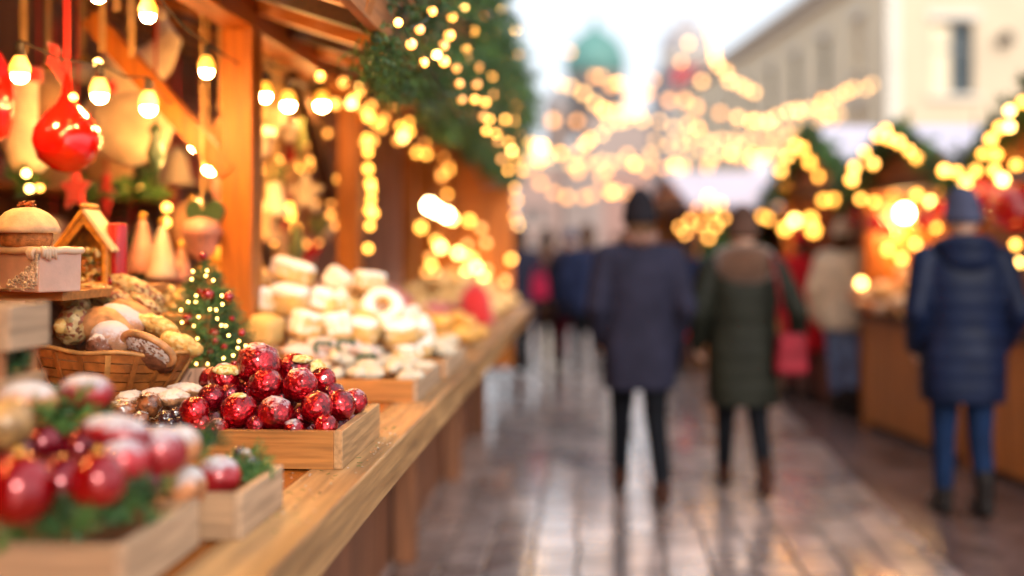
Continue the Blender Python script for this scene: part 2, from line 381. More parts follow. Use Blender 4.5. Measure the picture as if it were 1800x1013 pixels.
def ball(name, key, m, p, r, parent=None):
    o = bpy.data.objects.new(name, ballmesh(key, m)); C.objects.link(o); o.location = p; o.scale = (r, r, r)
    if parent: o.parent = parent
    return o
NL = [0]
def light_string(label, pts, wire=True, sag=.0, group=None):
    """pts: (point, radius, matkey)"""
    t = thing('light_string', label, 'string lights', pts[0][0], 0, group or 'strings of warm lights'); o0 = Vector(pts[0][0])
    mk = {'hot': bulb_hot, 'mid': bulb_mid, 'dim': bulb_dim, 'pale': bulb_pale, 'big': bulb_big, 'faint': bulb_faint, 'gold': bulb_gold}
    for p, r, k in pts: ball('bulb', k, mk[k], Vector(p) - o0, r, t)
    if wire and len(pts) > 1:
        w = []
        for i, (p, r, k) in enumerate(pts):
            q = Vector(p) - o0 + Vector((0, 0, r)); w.append(q)
            if i < len(pts) - 1:
                nq = Vector(pts[i + 1][0]) - o0 + Vector((0, 0, pts[i + 1][1])); w.append((q + nq) / 2 - Vector((0, 0, sag * (nq - q).length)))
        MB().tube(w, .003, 4).build('wire', rope, t)
    return t
def festoon(label, items):
    """items: (px,py,D,r): pear bulbs hanging from a wire on sockets"""
    o0 = at(*items[0][:3]); t = thing('light_string', label, 'string lights', o0, 0, 'festoons of pear bulbs in the stall')
    w = []
    for px, py, D, r in items:
        p = at(px, py, D) - o0
        ball('bulb', 'hot', bulb_hot, p, r, t)
        MB().lathe([(r * 1.02, -r * .1), (r * 1.22, r * .3), (r * 1.15, r * .9), (r * .8, r * 1.7), (r * .6, r * 2.0)], 14, p + Vector((0, 0, r * .15))).build('bulb_neck', amberglass, t, smooth=True)
        MB().lathe([(r * .6, 0), (r * .6, r * 1.5), (r * .2, r * 1.8)], 10, p + Vector((0, 0, r * 2.2))).build('socket', sock, t, smooth=True)
        w.append(p + Vector((0, 0, r * 4)))
    if len(w) > 1:
        ww = []
        for a, b in zip(w, w[1:]): ww += [a, (a + b) / 2 - Vector((0, 0, .02))]
        MB().tube(ww + [w[-1]], .004, 5).build('wire', sock, t)
    return t
festoon('string of glowing pear bulbs under the header beam of the orange stall', [(-1150, -560, 1.15, .022), (-640, -330, 1.5, .022), (-330, -215, 1.9, .022), (-90, -130, 2.3, .022), (80, -70, 2.62, .022), (172, -8, 2.85, .022), (260, 27, 3.0, .022), (363, 125, 3.46, .022), (466, 168, 4.09, .023), (507, 184, 4.41, .025), (566, 184, 4.96, .027)])
festoon('short string of white-hot bulbs descending beside the red teardrop ornament', [(35, 132, 3.0, .024), (175, 168, 3.25, .024), (261, 190, 3.5, .025), (320, 222, 3.9, .016), (344, 256, 4.1, .022), (369, 297, 4.3, .022)])
dX = lambda X, px: F * X / (1032 - px)
hdr = [(599, 127), (632, 146), (593, 183), (617, 181), (630, 180), (653, 185), (683, 170), (702, 176), (699, 200), (671, 212), (660, 218), (645, 244), (655, 248), (718, 215), (735, 232), (708, 242), (700, 247), (731, 268), (750, 272), (780, 277), (803, 248), (804, 275), (775, 303), (790, 300), (819, 306), (843, 310), (800, 330), (820, 325), (860, 300), (838, 290), (875, 330), (850, 335), (880, 355), (865, 340), (908, 352), (895, 390), (910, 395), (870, 398), (885, 400), (905, 380)]
light_string('dense amber fairy lights wound along the header beam past the second post', [(at(x, y, min(12.5, dX(1.16 if i % 2 else 1.22, x))), R.choice((.016, .02, .022)), R.choice(('mid', 'dim', 'dim', 'faint'))) for i, (x, y) in enumerate(hdr)], sag=.1)
light_string('fairy lights hanging straight down the edge of the second post', [(at(x, y, 5.75), R.choice((.018, .021)), 'dim') for x, y in ((647, 268), (647, 297), (651, 322), (653, 334), (652, 352), (650, 370), (656, 375), (650, 397), (647, 437))])
gar = [(563, 133, .7), (768, 97), (802, 120), (820, 87), (833, 55), (848, 68), (822, 103), (780, 80), (808, 147), (838, 148), (853, 180), (865, 135), (883, 18), (908, 52), (911, 95), (900, 95), (898, 140), (908, 187), (903, 212), (835, 175), (860, 210), (872, 235), (876, 248), (855, 230), (898, 170), (905, 280), (900, 265), (918, 300), (723, 78), (781, 108), (893, 300), (905, 330), (700, 40), (738, 52), (760, 20), (795, 30), (815, 12), (850, 30), (870, 60), (878, 105), (842, 118), (790, 62), (745, 110), (812, 175), (868, 165), (888, 210), (893, 250), (882, 280), (850, 205), (912, 125), (915, 240)]
light_string('golden fairy lights scattered through the thick fir garland on the stall eave', [(at(q[0], q[1], min(9, dX(.50 if len(q) < 3 else q[2] + .2, q[0]))), .012 + .004 * R.random(), 'mid' if R.random() < .15 else R.choice(('dim', 'faint'))) for q in gar], sag=.05)
lamp = [(755, 362, 8.2, .042), (768, 370, 8.4, .036), (785, 378, 8.7, .038)]
t = thing('lamp', 'cluster of three bright white globe lamps above the far end of the left counter', 'lamp', at(*lamp[0][:3]))
for x, y, D, r in lamp:
    ball('globe', 'big', bulb_big, at(x, y, D) - at(*lamp[0][:3]), r, t)
MB().tube([at(755, 362, 8.2) - at(*lamp[0][:3]) + Vector((0, 0, .05)), at(768, 330, 8.4) - at(*lamp[0][:3]), at(785, 378, 8.7) - at(*lamp[0][:3]) + Vector((0, 0, .05))], .01, 6).build('cable', sock, t)
light_string('low row of amber lights over the heaps at the far end of the left counter', [(at(x, y, D), .03, k) for x, y, D, k in ((795, 385, 8.6, 'mid'), (825, 388, 9, 'dim'), (856, 397, 9.4, 'mid'), (775, 435, 8.6, 'mid'), (740, 400, 8, 'dim'), (805, 445, 9, 'mid'), (830, 455, 9.2, 'dim'), (820, 480, 8.8, 'mid'), (850, 490, 9.2, 'mid'), (870, 515, 9.2, 'mid'), (900, 525, 9.6, 'dim'), (838, 470, 9, 'mid'))])
# loose reflecting lights deep in the stall
light_string('dim amber lights in front of the back wall between the first two posts', [(at(x, y, D), .02, 'dim') for x, y, D in ((518, 268, 5.9), (565, 285, 6), (523, 295, 6), (508, 365, 6), (511, 380, 6), (520, 403, 6.2), (590, 318, 6), (592, 345, 6), (540, 350, 6.1))])
light_string('faint orange lights scattered among the hanging ornaments between the posts', [(at(R.uniform(450, 592), R.uniform(225, 430), R.uniform(5.0, 6.6)), .017, 'faint') for i in range(20)], wire=False)
light_string('pair of yellow lights one above the other before the first post', [(at(293, 365, 4.3), .016, 'dim'), (at(292, 391, 4.3), .016, 'dim')])
light_string('small lights below the red teardrop ornament near a green sprig', [(at(46, 305, 3.6), .013, 'mid'), (at(52, 332, 3.6), .013, 'mid'), (at(70, 330, 3.8), .013, 'dim'), (at(222, 328, 4.4), .014, 'dim'), (at(245, 332, 4.5), .014, 'dim'), (at(38, 104, 3.3), .013, 'mid'), (at(172, 111, 3.3), .013, 'mid'), (at(129, 171, 3.1), .012, 'dim')], wire=False)
light_string('single amber lights high on the header beam beside the pear bulbs', [(at(435, 115, 3.8), .011, 'mid'), (at(563, 135, 4.6), .015, 'dim')])
hx = [(x + R.uniform(-16, 16), y + R.uniform(-14, 22)) for x, y in hdr]
light_string('second looser chain of orange lights tangled with the header beam lights', [(at(x, y, min(12, dX(1.12, x))), R.choice((.016, .02, .024)), R.choice(('dim', 'faint', 'faint'))) for x, y in hx], sag=.1)
light_string('faint orange lights filling the depth of the far bay', [(at(R.uniform(730, 915), R.uniform(395, 500), R.uniform(8.0, 9.2)), .025, R.choice(('faint', 'dim'))) for i in range(13)], wire=False)
for i, (x, y, z) in enumerate(((-2.0, 2.6, 2.2), (-2.1, 4.6, 2.2), (-2.0, 6.4, 2.15))):
    t = thing('lamp', ['added fill globe under the roof at the near end of the stall', 'added fill globe under the roof behind the first post', 'added fill globe under the roof before the far partition'][i], 'lamp', (x, y, z), 0, 'added fill globes inside the orange stall')
    ball('globe', 'big', bulb_big, (0, 0, 0), .022, t); MB().tube([(0, 0, .035), (0, 0, .38)], .006, 6).build('cable', sock, t)
# pendant globes above are added fill light for the stall inside
# ---------------------------------------------------------------- goods on the left counter
def crate(name, label, loc, sx, sy, h, th, mx, my, cat='tray', rz=0, posts=False, group=None):
    """open tray: front/back panels run across (x), side panels run along (y); origin at the bottom centre"""
    t = thing(name, label, cat, loc, rz, group)
    for s in (-1, 1):
        MB().box((0, s * (sy / 2 - th / 2), h / 2), (sx - 2 * th - .001, th, h)).build('front_panel' if s < 0 else 'back_panel', mx, t, bevel=.0015)
        MB().box((s * (sx / 2 - th / 2), 0, h / 2 + .0008), (th, sy, h)).build('side_panel', my, t, bevel=.0015)
        if posts: MB().box((s * (sx / 2 - th - .006), -sy / 2 + th + .006, h / 2), (.011, .011, h - .006)).build('corner_block', end_w, t)
    MB().box((0, 0, .006), (sx - 2 * th - .002, sy - 2 * th - .002, .008)).build('bottom', mx, t)
    return t
foil_mats = {}
def foil(name, dust=None, col=(.42, .002, .008), metal=.7):
    if name in foil_mats: return foil_mats[name]
    m = mat(name, col, .17, metal, var=.45, scale=26, bump=.0, coat=.8, dust=dust, dustc=(.62, .60, .64), dark=(.07, .0, .002)); nt = m.node_tree; L = nt.links.new
    b = nt.nodes['Principled BSDF']; tc = _n(nt, 'ShaderNodeTexCoord')
    v = _n(nt, 'ShaderNodeTexVoronoi', Scale=96.0, feature='F1'); L(tc.outputs['Object'], v.inputs['Vector'])
    n = _n(nt, 'ShaderNodeTexNoise', Scale=140.0, Detail=4.0); L(tc.outputs['Object'], n.inputs['Vector'])
    a = _n(nt, 'ShaderNodeMath', operation='MULTIPLY_ADD'); L(n.outputs['Fac'], a.inputs[0]); a.inputs[1].default_value = .5; L(v.outputs['Distance'], a.inputs[2])
    bp = _n(nt, 'ShaderNodeBump', Strength=1.0, Distance=.0036); L(a.outputs[0], bp.inputs['Height']); L(bp.outputs[0], b.inputs['Normal'])
    foil_mats[name] = m; return m
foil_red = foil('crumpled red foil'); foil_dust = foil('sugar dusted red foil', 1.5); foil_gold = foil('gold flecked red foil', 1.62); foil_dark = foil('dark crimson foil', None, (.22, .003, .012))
def lump(r, seed, nz=.10, seg=40, ring=26, ns=2.2, fine=.035, sq=(1, 1, 1)):
    mb = MB().sph((0, 0, 0), (r * sq[0], r * sq[1], r * sq[2]), seg, ring)
    vs = []
    for p in mb.v:
        u = Vector(p).normalized()
        k = 1 + nz * noise.noise(u * ns + Vector((seed * 5.1, 0, seed))) + fine * (abs(noise.noise(u * 9 + Vector((seed, 3, 0)))) * 2 - .5) + fine * .5 * noise.noise(u * 20 + Vector((0, seed, 0)))
        vs.append(tuple(Vector(p) * k))
    mb.v = vs; return mb
lumps = [lump(1, i, .07, 36, 24, 2.0, .045).mesh('foil_ball') for i in range(5)]
def foil_ball(p, r, m, label, group='red foil balls in the wooden tray', i=0):
    me = lumps[i % 5].copy(); me.transform(Matrix.Scale(r, 4)); me.materials.append(m); me.polygons.foreach_set('use_smooth', [True] * len(me.polygons))
    o = bpy.data.objects.new('foil_ball', me); C.objects.link(o); o.location = p; o.rotation_euler = (R.random() * .5, R.random() * .5, R.random() * 6)
    return tag(o, label, 'bauble', group)
# --- the sharp red tray
trx = at(600, 758, 2.375).x - .0; TRL, TRW, TRH = .43, .56, .084
try_c = Vector((trx - TRW / 2, at(600, 828, 2.375).y + TRL / 2 + .012, 1.0))
crate('wooden_tray', 'sharp honey-coloured wooden tray heaped with red foil balls on the counter edge', try_c, TRW, TRL, TRH, .020, tray_x, tray_y, posts=True)
heap = [ # px,py,D,rpx, mat, label
 (455, 641, 2.62, 39, foil_red, 'largest crumpled red ball at the very top of the tray heap'),
 (517, 650, 2.68, 29, foil_red, None), (467, 678, 2.56, 31, foil_red, None), (527, 678, 2.56, 31, foil_red, None), (568, 669, 2.66, 23, foil_red, None),
 (420, 722, 2.47, 32, foil_red, 'red ball with a pale gold crust at the middle of the tray front'),
 (483, 728, 2.46, 32, foil_dust, 'red ball with a thick white sugar cap in the front row of the tray'),
 (557, 717, 2.5, 29, foil_red, None), (598, 713, 2.55, 27, foil_red, None), (623, 706, 2.66, 23, foil_red, None),
 (342, 724, 2.46, 27, foil_red, None), (372, 700, 2.53, 25, foil_dark, None), (395, 668, 2.62, 29, foil_red, None),
 (573, 750, 2.435, 21, foil_red, 'small red ball low behind the front board near the tray corner'), (516, 757, 2.43, 20, foil_dust, 'half-sunk red ball with white dust just behind the tray front board'), (382, 755, 2.43, 20, foil_red, None), (352, 748, 2.45, 22, foil_red, None),
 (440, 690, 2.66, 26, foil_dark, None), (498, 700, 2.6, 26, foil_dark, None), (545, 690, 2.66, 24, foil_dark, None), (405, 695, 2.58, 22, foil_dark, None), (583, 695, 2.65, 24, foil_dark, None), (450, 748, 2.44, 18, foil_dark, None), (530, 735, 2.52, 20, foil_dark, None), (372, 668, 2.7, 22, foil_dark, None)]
for i, (x, y, D, r, m, lb) in enumerate(heap):
    mm = foil_gold if (m is foil_red and i % 3 == 0) else m
    foil_ball(at(x, y, D), r * D / F, mm, lb or ('crumpled glossy red foil ball heaped in the honey wooden tray' if m is foil_red else 'darker crimson foil ball filling a gap of the tray heap'), i=i)
# lower layer that carries the heap
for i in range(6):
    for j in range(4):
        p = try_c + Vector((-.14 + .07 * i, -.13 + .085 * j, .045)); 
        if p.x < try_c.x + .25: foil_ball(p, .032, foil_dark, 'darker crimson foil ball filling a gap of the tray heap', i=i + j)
# pale crusts, dried fruit on the heap
crust = mat('yellow sugar crust', (.78, .52, .16), .6, var=.4, scale=60, bump=1, bscale=120, chips=(160, [(.8, .6, .2), (.85, .7, .4), (.6, .3, .06)]))
for lb, x, y, D, s in (('yellow crumbly candied slice lying on the red balls behind the tray', 398, 652, 2.6, (.034, .022, .013)), ('yellow candied slice caught in the broken ball at the heap top', 532, 632, 2.66, (.028, .02, .011)), ('round yellow candied fruit behind the top of the red heap', 548, 652, 2.85, (.04, .03, .03)), ('small gold crumb on the front red ball', 420, 697, 2.46, (.018, .013, .008))):
    tag(lump(1, x, .2, 30, 20, 3, .08, s).build('candied_slice', crust, None, smooth=True, loc=at(x, y, D)), lb, 'sweet')
# nuts and cones at the tray's left
nutm = mat('glazed chocolate nut', (.20, .065, .022), .25, var=.6, scale=50, coat=.7, bump=.6, bscale=90, dust=1.7)
darkn = mat('dark chocolate berry', (.035, .012, .015), .18, coat=1, bump=.3, dust=1.85)
sugn = mat('sugared almond biscuit', (.38, .17, .07), .6, bump=.8, bscale=120, dust=1.2, dustc=(.66, .60, .54), var=.4, scale=60)
for i, (x, y, D, r, m, lb, s) in enumerate([
    (215, 722, 2.5, 24, nutm, 'glazed brown nut cluster farthest from the red balls in the tray', (1.2, 1, .8)), (262, 712, 2.5, 22, nutm, 'glazed brown nut cluster with gold flecks in the tray', (1, 1, 1)), (247, 738, 2.46, 17, nutm, 'small glazed brown nut low in the tray', (1, 1, .9)),
    (292, 735, 2.46, 13, darkn, 'dark chocolate berries beside the red balls in the tray', (1, 1, 1)), (310, 728, 2.47, 12, darkn, 'dark chocolate berries beside the red balls in the tray', (1, 1, 1)), (300, 746, 2.45, 11, darkn, 'dark chocolate berries beside the red balls in the tray', (1, 1, 1)), (318, 742, 2.45, 10, darkn, 'dark chocolate berries beside the red balls in the tray', (1, 1, 1)), (282, 750, 2.45, 11, darkn, 'dark chocolate berries beside the red balls in the tray', (1, 1, 1)),
    (305, 700, 2.56, 30, sugn, 'sugar dusted almond biscuit lying in the tray beside the nuts', (1.2, .9, .5)), (325, 686, 2.66, 28, sugn, 'sugar dusted almond biscuit on top behind the red balls', (1.3, .9, .45)), (275, 695, 2.6, 26, sugn, 'sugar dusted almond biscuit lower behind the brown nuts', (1.2, 1, .5)), (230, 700, 2.62, 26, sugn, 'sugar dusted almond biscuit at the tray end near the basket', (1.2, 1, .5)),
    (240, 745, 2.55, 30, nutm, 'glazed brown nut filling the tray bottom', (1.5, 1.5, .6)), (300, 735, 2.6, 34, nutm, 'glazed brown nut filling the tray bottom', (1.5, 1.5, .6)), (200, 745, 2.5, 24, nutm, 'glazed brown nut filling the tray bottom', (1.3, 1.5, .6))]):
    k = r * D / F
    tag(lump(k, i + 20, .16, 30, 20, 2.5, .09, s).build('sweet', m, None, smooth=True, loc=at(x, y, D), rz=i), lb, 'sweet', 'nuts and biscuits in the tray' )

# --- near crate and second crate (blurred, bottom left)
c1 = Vector((at(225, 955, 1.50).x - .29, at(225, 955, 1.50).y + .135, 1.0))
crate('wooden_crate', 'large pale wooden crate of frosted red baubles and fir at the near end', c1, .58, .285, .078, .016, pale_x, pale_y, 'crate', posts=True)
c2 = Vector((at(497, 880, 2.05).x - .22, at(497, 880, 2.05).y - .12, 1.0))
crate('wooden_crate', 'smaller pale wooden crate of sugared balls just in front of the red tray', c2, .44, .245, .078, .015, pale_x, pale_y, 'crate')
redb = mat('glossy red bauble', (.30, .001, .005), .12, .4, var=.2, coat=.8, bump=0)
redd = mat('dark red bauble', (.20, .003, .012), .2, .5, var=.2, coat=.8, bump=0, dust=2.3)
redf = mat('red bauble frosted white', (.36, .015, .02), .3, .3, var=.3, coat=.4, dust=1.32, dustc=(.52, .53, .58))
brnf = mat('brown cone frosted white', (.42, .16, .06), .6, var=.5, scale=40, dust=1.15, dustc=(.58, .56, .57), bump=.5)
gldf = mat('golden brown nut', (.36, .20, .07), .4, var=.5, scale=30, coat=.4)
def bauble(x, y, D, r, m, lb, s=(1, 1, 1), rot=(0, 0, 0), name='bauble', grp='frosted baubles and cones in the near crates', cap=False, nz=.02):
    k = r * D / F; t = lump(k, x, nz, 32, 22, 2, .01, s).build(name, m, None, smooth=True, loc=at(x, y, D)); t.rotation_euler = rot
    if cap: MB().lathe([(k * .2, k * .95), (k * .2, k * 1.12), (k * .05, k * 1.15), (k * .05, k * 1.22)], 12).build('cap', gold, t, smooth=True)
    return tag(t, lb, 'bauble' if name == 'bauble' else 'sweet', grp)
bauble(32, 862, 1.52, 64, redb, 'largest glossy red bauble at the near end of the crate', cap=True)
bauble(172, 845, 1.54, 50, redb, 'bright pink-red glossy bauble in the middle of the near crate', cap=True)
bauble(110, 850, 1.62, 52, redd, 'dark red bauble sunk between the two bright baubles')
bauble(218, 812, 1.64, 46, redf, 'red bauble with whitened shoulder behind the bright pink-red one', cap=True)
bauble(75, 780, 1.72, 34, redd, 'small dark red bauble with gold glint among the fir')
bauble(205, 760, 1.66, 54, redf, 'wide white-frosted oval resting over the dark baubles', (1.15, .8, .55), (0, .15, 0))
bauble(283, 796, 1.70, 46, redf, 'frosted dark red ball with white cap beside the oval', (1, 1, 1))
bauble(318, 785, 1.76, 36, brnf, 'frosted brown ball touching the white-capped one')
bauble(48, 705, 1.74, 50, brnf, 'white-frosted brown cone at the near upper end', (1.1, .8, .7))
bauble(150, 692, 1.80, 44, redf, 'bluish white frosted oval on top of the near heap', (1.15, .9, .75))
bauble(12, 745, 1.62, 46, gldf, 'large golden brown nut at the edge of the near heap', name='nut')
bauble(20, 800, 1.66, 40, redd, 'small dark red bauble tucked under the golden nut')
bauble(140, 790, 1.74, 36, redd, 'dark maroon bauble shaded by the white oval')
bauble(325, 856, 1.80, 38, brnf, 'sugared orange-brown ball in the smaller crate', name='nut')
bauble(382, 838, 1.90, 38, redf, 'white-veined red ball in the smaller crate', (1.1, 1, .95))
bauble(250, 850, 1.68, 36, redd, 'dark bauble low at the far corner of the near crate')
for i, (x, y, m) in enumerate([(420, 795, darkn), (432, 800, brnf), (410, 808, darkn), (425, 812, brnf), (441, 812, darkn), (436, 822, brnf)]):
    bauble(x, y, 2.0, 10, m, 'small frosted and dark berries clustered over the smaller crate', name='berry', grp='berries at the smaller crate')
bauble(466, 828, 2.2, 6, redb, 'single tiny red berry lying on the counter before the tray', name='berry')
def sprigs(label, places, n, L=.09, nl=.016, name='fir_sprig', w=.002, grp='fir sprigs among the goods', spread=1, D=None, upz=.3):
    for (x, y, D, rad) in places:
        b = MB(); p0 = at(x, y, D)
        for k in range(n):
            d = Vector((R.uniform(-1, 1), R.uniform(-1, 1), R.uniform(-.3, 1) + upz)); q = rv(rad)
            twig(b, q, d, L * R.uniform(.6, 1.2), .8, nl, int(R.random() < .5), w=w)
        o = b.build(name, [fir, fir_l], None, loc=p0)
        tag(o, label if isinstance(label, str) else label.pop(0), 'fir sprig', grp)
sprigs(['fir sprig between the white oval and the frosted cone', 'fir sprig behind the bright pink-red bauble', 'bright green fir sprig at the near crate corner', 'dark fir sprig along the crate front under the largest bauble', 'dark fir sprig under the dark red bauble', 'fir sprig sticking out of the smaller crate beside the berries', 'fir sprig rising behind the frosted brown ball', 'small fir tuft at the far side of the smaller crate'],
       [(110, 735, 1.75, .03), (140, 770, 1.8, .03), (245, 895, 1.62, .025), (50, 935, 1.54, .035), (150, 925, 1.56, .03), (445, 838, 2.0, .012), (340, 790, 1.85, .015), (425, 835, 2.02, .01)], 16, .06)

# --- blurred raised crate on a stand at the far left
sp = at(88, 610, 1.88); sp.y -= .13
t = thing('display_stand', 'wooden stand carrying the raised crate beside the near crate', 'stand', (sp.x - .22, sp.y + .065, 1.0))
zt = at(0, 655, 1.85).z - 1.0
MB().box((0, 0, zt - .012), (.42, .14, .024)).build('board', pale_x, t, bevel=.002)
for sx in (-1, 1):
    for sy in (-1, 1): MB().box((sx * .18, sy * .05, (zt - .024) / 2), (.022, .022, zt - .024)).build('leg', end_w, t)
crate('wooden_crate', 'tan slatted crate standing raised on the stand over fir', (sp.x - .22, sp.y + .065, at(0, 610, 1.85).z + .001), .44, .13, .075, .014, pale_x, pale_y, 'crate')
zc_ = at(0, 610, 1.85).z; 
for sx in (-1, 1):
    MB().box((sx * .19, .05, (zc_ - 1 + zt) / 2), (.02, .02, zc_ - 1 - zt)).build('leg', end_w, t); MB().box((sx * .19, -.05, (zc_ - 1 + zt) / 2), (.02, .02, zc_ - 1 - zt)).build('leg', end_w, t)
sprigs('dark fir tuft stuffed under the raised tan crate', [(20, 628, 1.85, .03)], 16, .06)

# --- riser behind the tray, long box carrying goods
def riser(name, label, x0, x1, y0, y1, z0, z1, m=wood_x):
    t = thing(name, label, 'riser', ((x0 + x1) / 2, (y0 + y1) / 2, z0)); w, l, h = x1 - x0, y1 - y0, z1 - z0
    MB().box((0, 0, h - .009), (w, l, .018)).build('top', m, t, bevel=.002)
    MB().box((0, -l / 2 + .008, (h - .018) / 2), (w - .01, .014, h - .018)).build('front_board', m, t)
    MB().box((w / 2 - .008, .008, (h - .018) / 2), (.014, l - .02, h - .018)).build('side_board', wood_y, t)
    return t
rz0 = at(0, 0, 2.9).y * 0
riser('display_riser', 'low orange wooden riser under the price card and mini tree', -1.92, -.93, 2.862, 3.55, 1.0, 1.10, tray_x)
riser('display_riser', 'low orange wooden riser under the pastry basket', -1.92, -1.115, 2.42, 2.858, 1.0, 1.10, tray_x)
riser('display_riser', 'low wooden riser under the powdered pastry blocks', -1.92, -.84, 3.62, 5.0, 1.0, 1.12, tray_x)
riser('display_riser', 'low wooden riser under the orange pastries and red cloth', -1.1, -.72, 5.4, 7.2, 1.0, 1.06, tray_x)

# --- basket
bk = at(188, 692, 2.80); bk.z = 1.104
def basket():
    t = thing('basket', 'shallow chip-wood basket of pastries with broad woven bands', 'basket', bk); t.rotation_euler.y = .07; t.location.z += .009
    chip = mat('chip wood band', (.30, .095, .02), .4, scale=18, var=.35, bump=.6, bscale=130, coat=.2)
    chip2 = mat('light chip stake', (.44, .20, .055), .5, scale=18, var=.3, bump=.5)
    n = 60; H = .125
    for k in range(5):
        z0 = .004 + k * .024; vs = []; fs = []
        for j in range(n):
            q = 2 * PI * j / n
            for (zz, io) in ((0, 0), (.0215, 0), (.0215, 1), (0, 1)):
                z = z0 + zz; r = (.125 + .062 * (z / H) ** .8) + (.0025 if (j // 3 + k) % 2 else -.0015) - io * .003
                vs.append((r * 1.18 * math.cos(q), r * .9 * math.sin(q), z))
        for j in range(n):
            a = j * 4; b = ((j + 1) % n) * 4
            for e in range(4): fs.append((a + e, b + e, b + (e + 1) % 4, a + (e + 1) % 4))
        MB().add(vs, fs).build('band', chip, t, smooth=False)
    for j in range(20):
        q = 2 * PI * j / 20; pts = []
        for k in range(6):
            z = .004 + k * .023; r = .125 + .062 * (z / H) ** .8 + .0032; pts.append((r * 1.18 * math.cos(q), r * .9 * math.sin(q), z))
        b = MB()
        for a, c in zip(pts, pts[1:]): b.bar(a, c, .013, .003)
        b.build('stake', chip2 if j % 4 == 0 else chip, t)
    r = .188; MB().tube([(r * 1.18 * math.cos(2 * PI * j / 48), r * .9 * math.sin(2 * PI * j / 48), H + .004 * math.sin(j)) for j in range(48)], .0055, 8, close=True).build('rim', chip2, t, smooth=True)
    MB().lathe([(.12, 0), (.12, .004)], 40, sx=1.18, sy=.9).build('bottom', chip, t)
    MB().lathe([(.0, .09), (.16, .085), (.165, .08)], 30, sx=1.18, sy=.9).build('lining', mat('straw lining', (.35, .2, .08), .8, bump=1, bscale=80), t)
basket()
past_y = mat('golden almond pastry', (.78, .47, .12), .5, var=.35, scale=45, bump=.8, bscale=90, chips=(110, [(.80, .52, .16), (.86, .64, .28), (.66, .33, .08), (.8, .5, .15)]))
past_b = mat('baked brown loaf', (.52, .24, .09), .5, var=.35, scale=20, bump=.3)
past_s = mat('iced grey-white loaf', (.46, .22, .11), .55, var=.3, scale=25, bump=.4, dust=.9, dustc=(.55, .50, .52))
nuts = mat('seeded nut brittle', (.45, .22, .07), .35, var=.4, scale=60, bump=1, bscale=150, coat=.4, chips=(95, [(.22, .06, .02), (.72, .50, .22), (.80, .62, .30), (.40, .10, .04), (.60, .38, .12), (.50, .42, .18)]), bdist=.006)
choc = mat('sugared chocolate crust', (.16, .05, .02), .5, var=.4, scale=60, bump=1, bscale=120, dust=1.3, dustc=(.62, .57, .57))
chipm = mat('white chip sugar crust', (.60, .40, .28), .6, var=.3, scale=60, bump=1, bscale=140, chips=(150, [(.74, .66, .62), (.30, .12, .05), (.80, .74, .70), (.62, .48, .38), (.20, .07, .03), (.76, .68, .64)]), bdist=.006)
def pastry(name, x, y, D, sz, m, lb, rot=(0, 0, 0), nz=.12, fine=.05, grp='pastries heaped in and over the basket', cat='pastry', seed=None, parts=None):
    if D < 3.1 and grp.startswith('pastries heaped in'): D -= .13
    t = lump(1, seed or x, nz, 40, 26, 2.2, fine, sz).build(name, m, None, smooth=True, loc=at(x, y, D)); t.rotation_euler = rot
    tag(t, lb, cat, grp); return t
# two-tone lens cookie in front
t = pastry('cookie', 262, 612, 2.80, (.066, .05, .018), chipm, 'oval cookie with white sugared chip crust facing out of the basket', (-.75, .42, .1))
MB().tube([(.066 * math.cos(a * PI / 20), .05 * math.sin(a * PI / 20), -.003) for a in range(40)], .009, 8, close=True).build('rim', past_b, t, smooth=True)
pastry('cookie', 262, 628, 2.83, (.062, .05, .028), choc, 'dark sugared chocolate cookie under the oval one', (-.6, .4, .1))
pastry('bun', 196, 596, 2.82, (.052, .04, .045), past_s, 'small round bun with smooth pale icing cap in the basket', (0, .3, .2), .05, .02)
pastry('bun', 178, 610, 2.80, (.036, .035, .036), choc, 'brown bun dusted with sugar crystals beside the iced one', (0, .3, .2))
pastry('loaf', 188, 575, 2.90, (.072, .06, .05), past_b, 'smooth brown loaf with icing behind the small round bun', (0, .35, .2), .05, .015)
pastry('loaf', 215, 562, 2.93, (.062, .05, .036), past_s, 'grey-white iced loaf arching over the brown one', (0, .45, .1), .06, .03)
pastry('nut_slab', 130, 572, 2.88, (.045, .05, .05), nuts, 'nut-crusted roll at the near side of the basket', (0, .3, .5))
pastry('bun', 108, 574, 2.84, (.018, .02, .02), past_y, 'tiny pale bun at the basket edge', (0, 0, 0), .05, .02)
pastry('pastry', 278, 573, 2.95, (.062, .045, .022), past_y, 'upper yellow almond pastry with crumbly ridge', (-.5, .35, .1), .18, .09)
pastry('pastry', 318, 606, 2.90, (.056, .045, .024), past_y, 'lower yellow pastry with amber glaze over the price card', (-.5, .38, .2), .12, .05)
pastry('pastry', 232, 548, 3.0, (.062, .05, .028), past_b, 'flat brown pastry between nut slabs and iced loaf', (-.2, .3, 0), .1, .03)
# price card block
t = MB().box((0, 0, .033), (.135, .014, .066), taper=.98).build('price_card', mat('pinkish wooden card', (.60, .34, .22), .55, grain='Z', scale=14, var=.12), None, loc=at(322, 691, 2.84), bevel=.002); t.rotation_euler = (-.12, -.1, -.25)
t.location.z = 1.105
tag(t, 'pinkish wooden card block with one short black stroke before the basket', 'card')
MB().bar((.022, -.0095, .038), (.032, -.0085, .056), .0025, .0015).build('black_stroke', mat('black ink', (.01, .01, .01), .6), t)
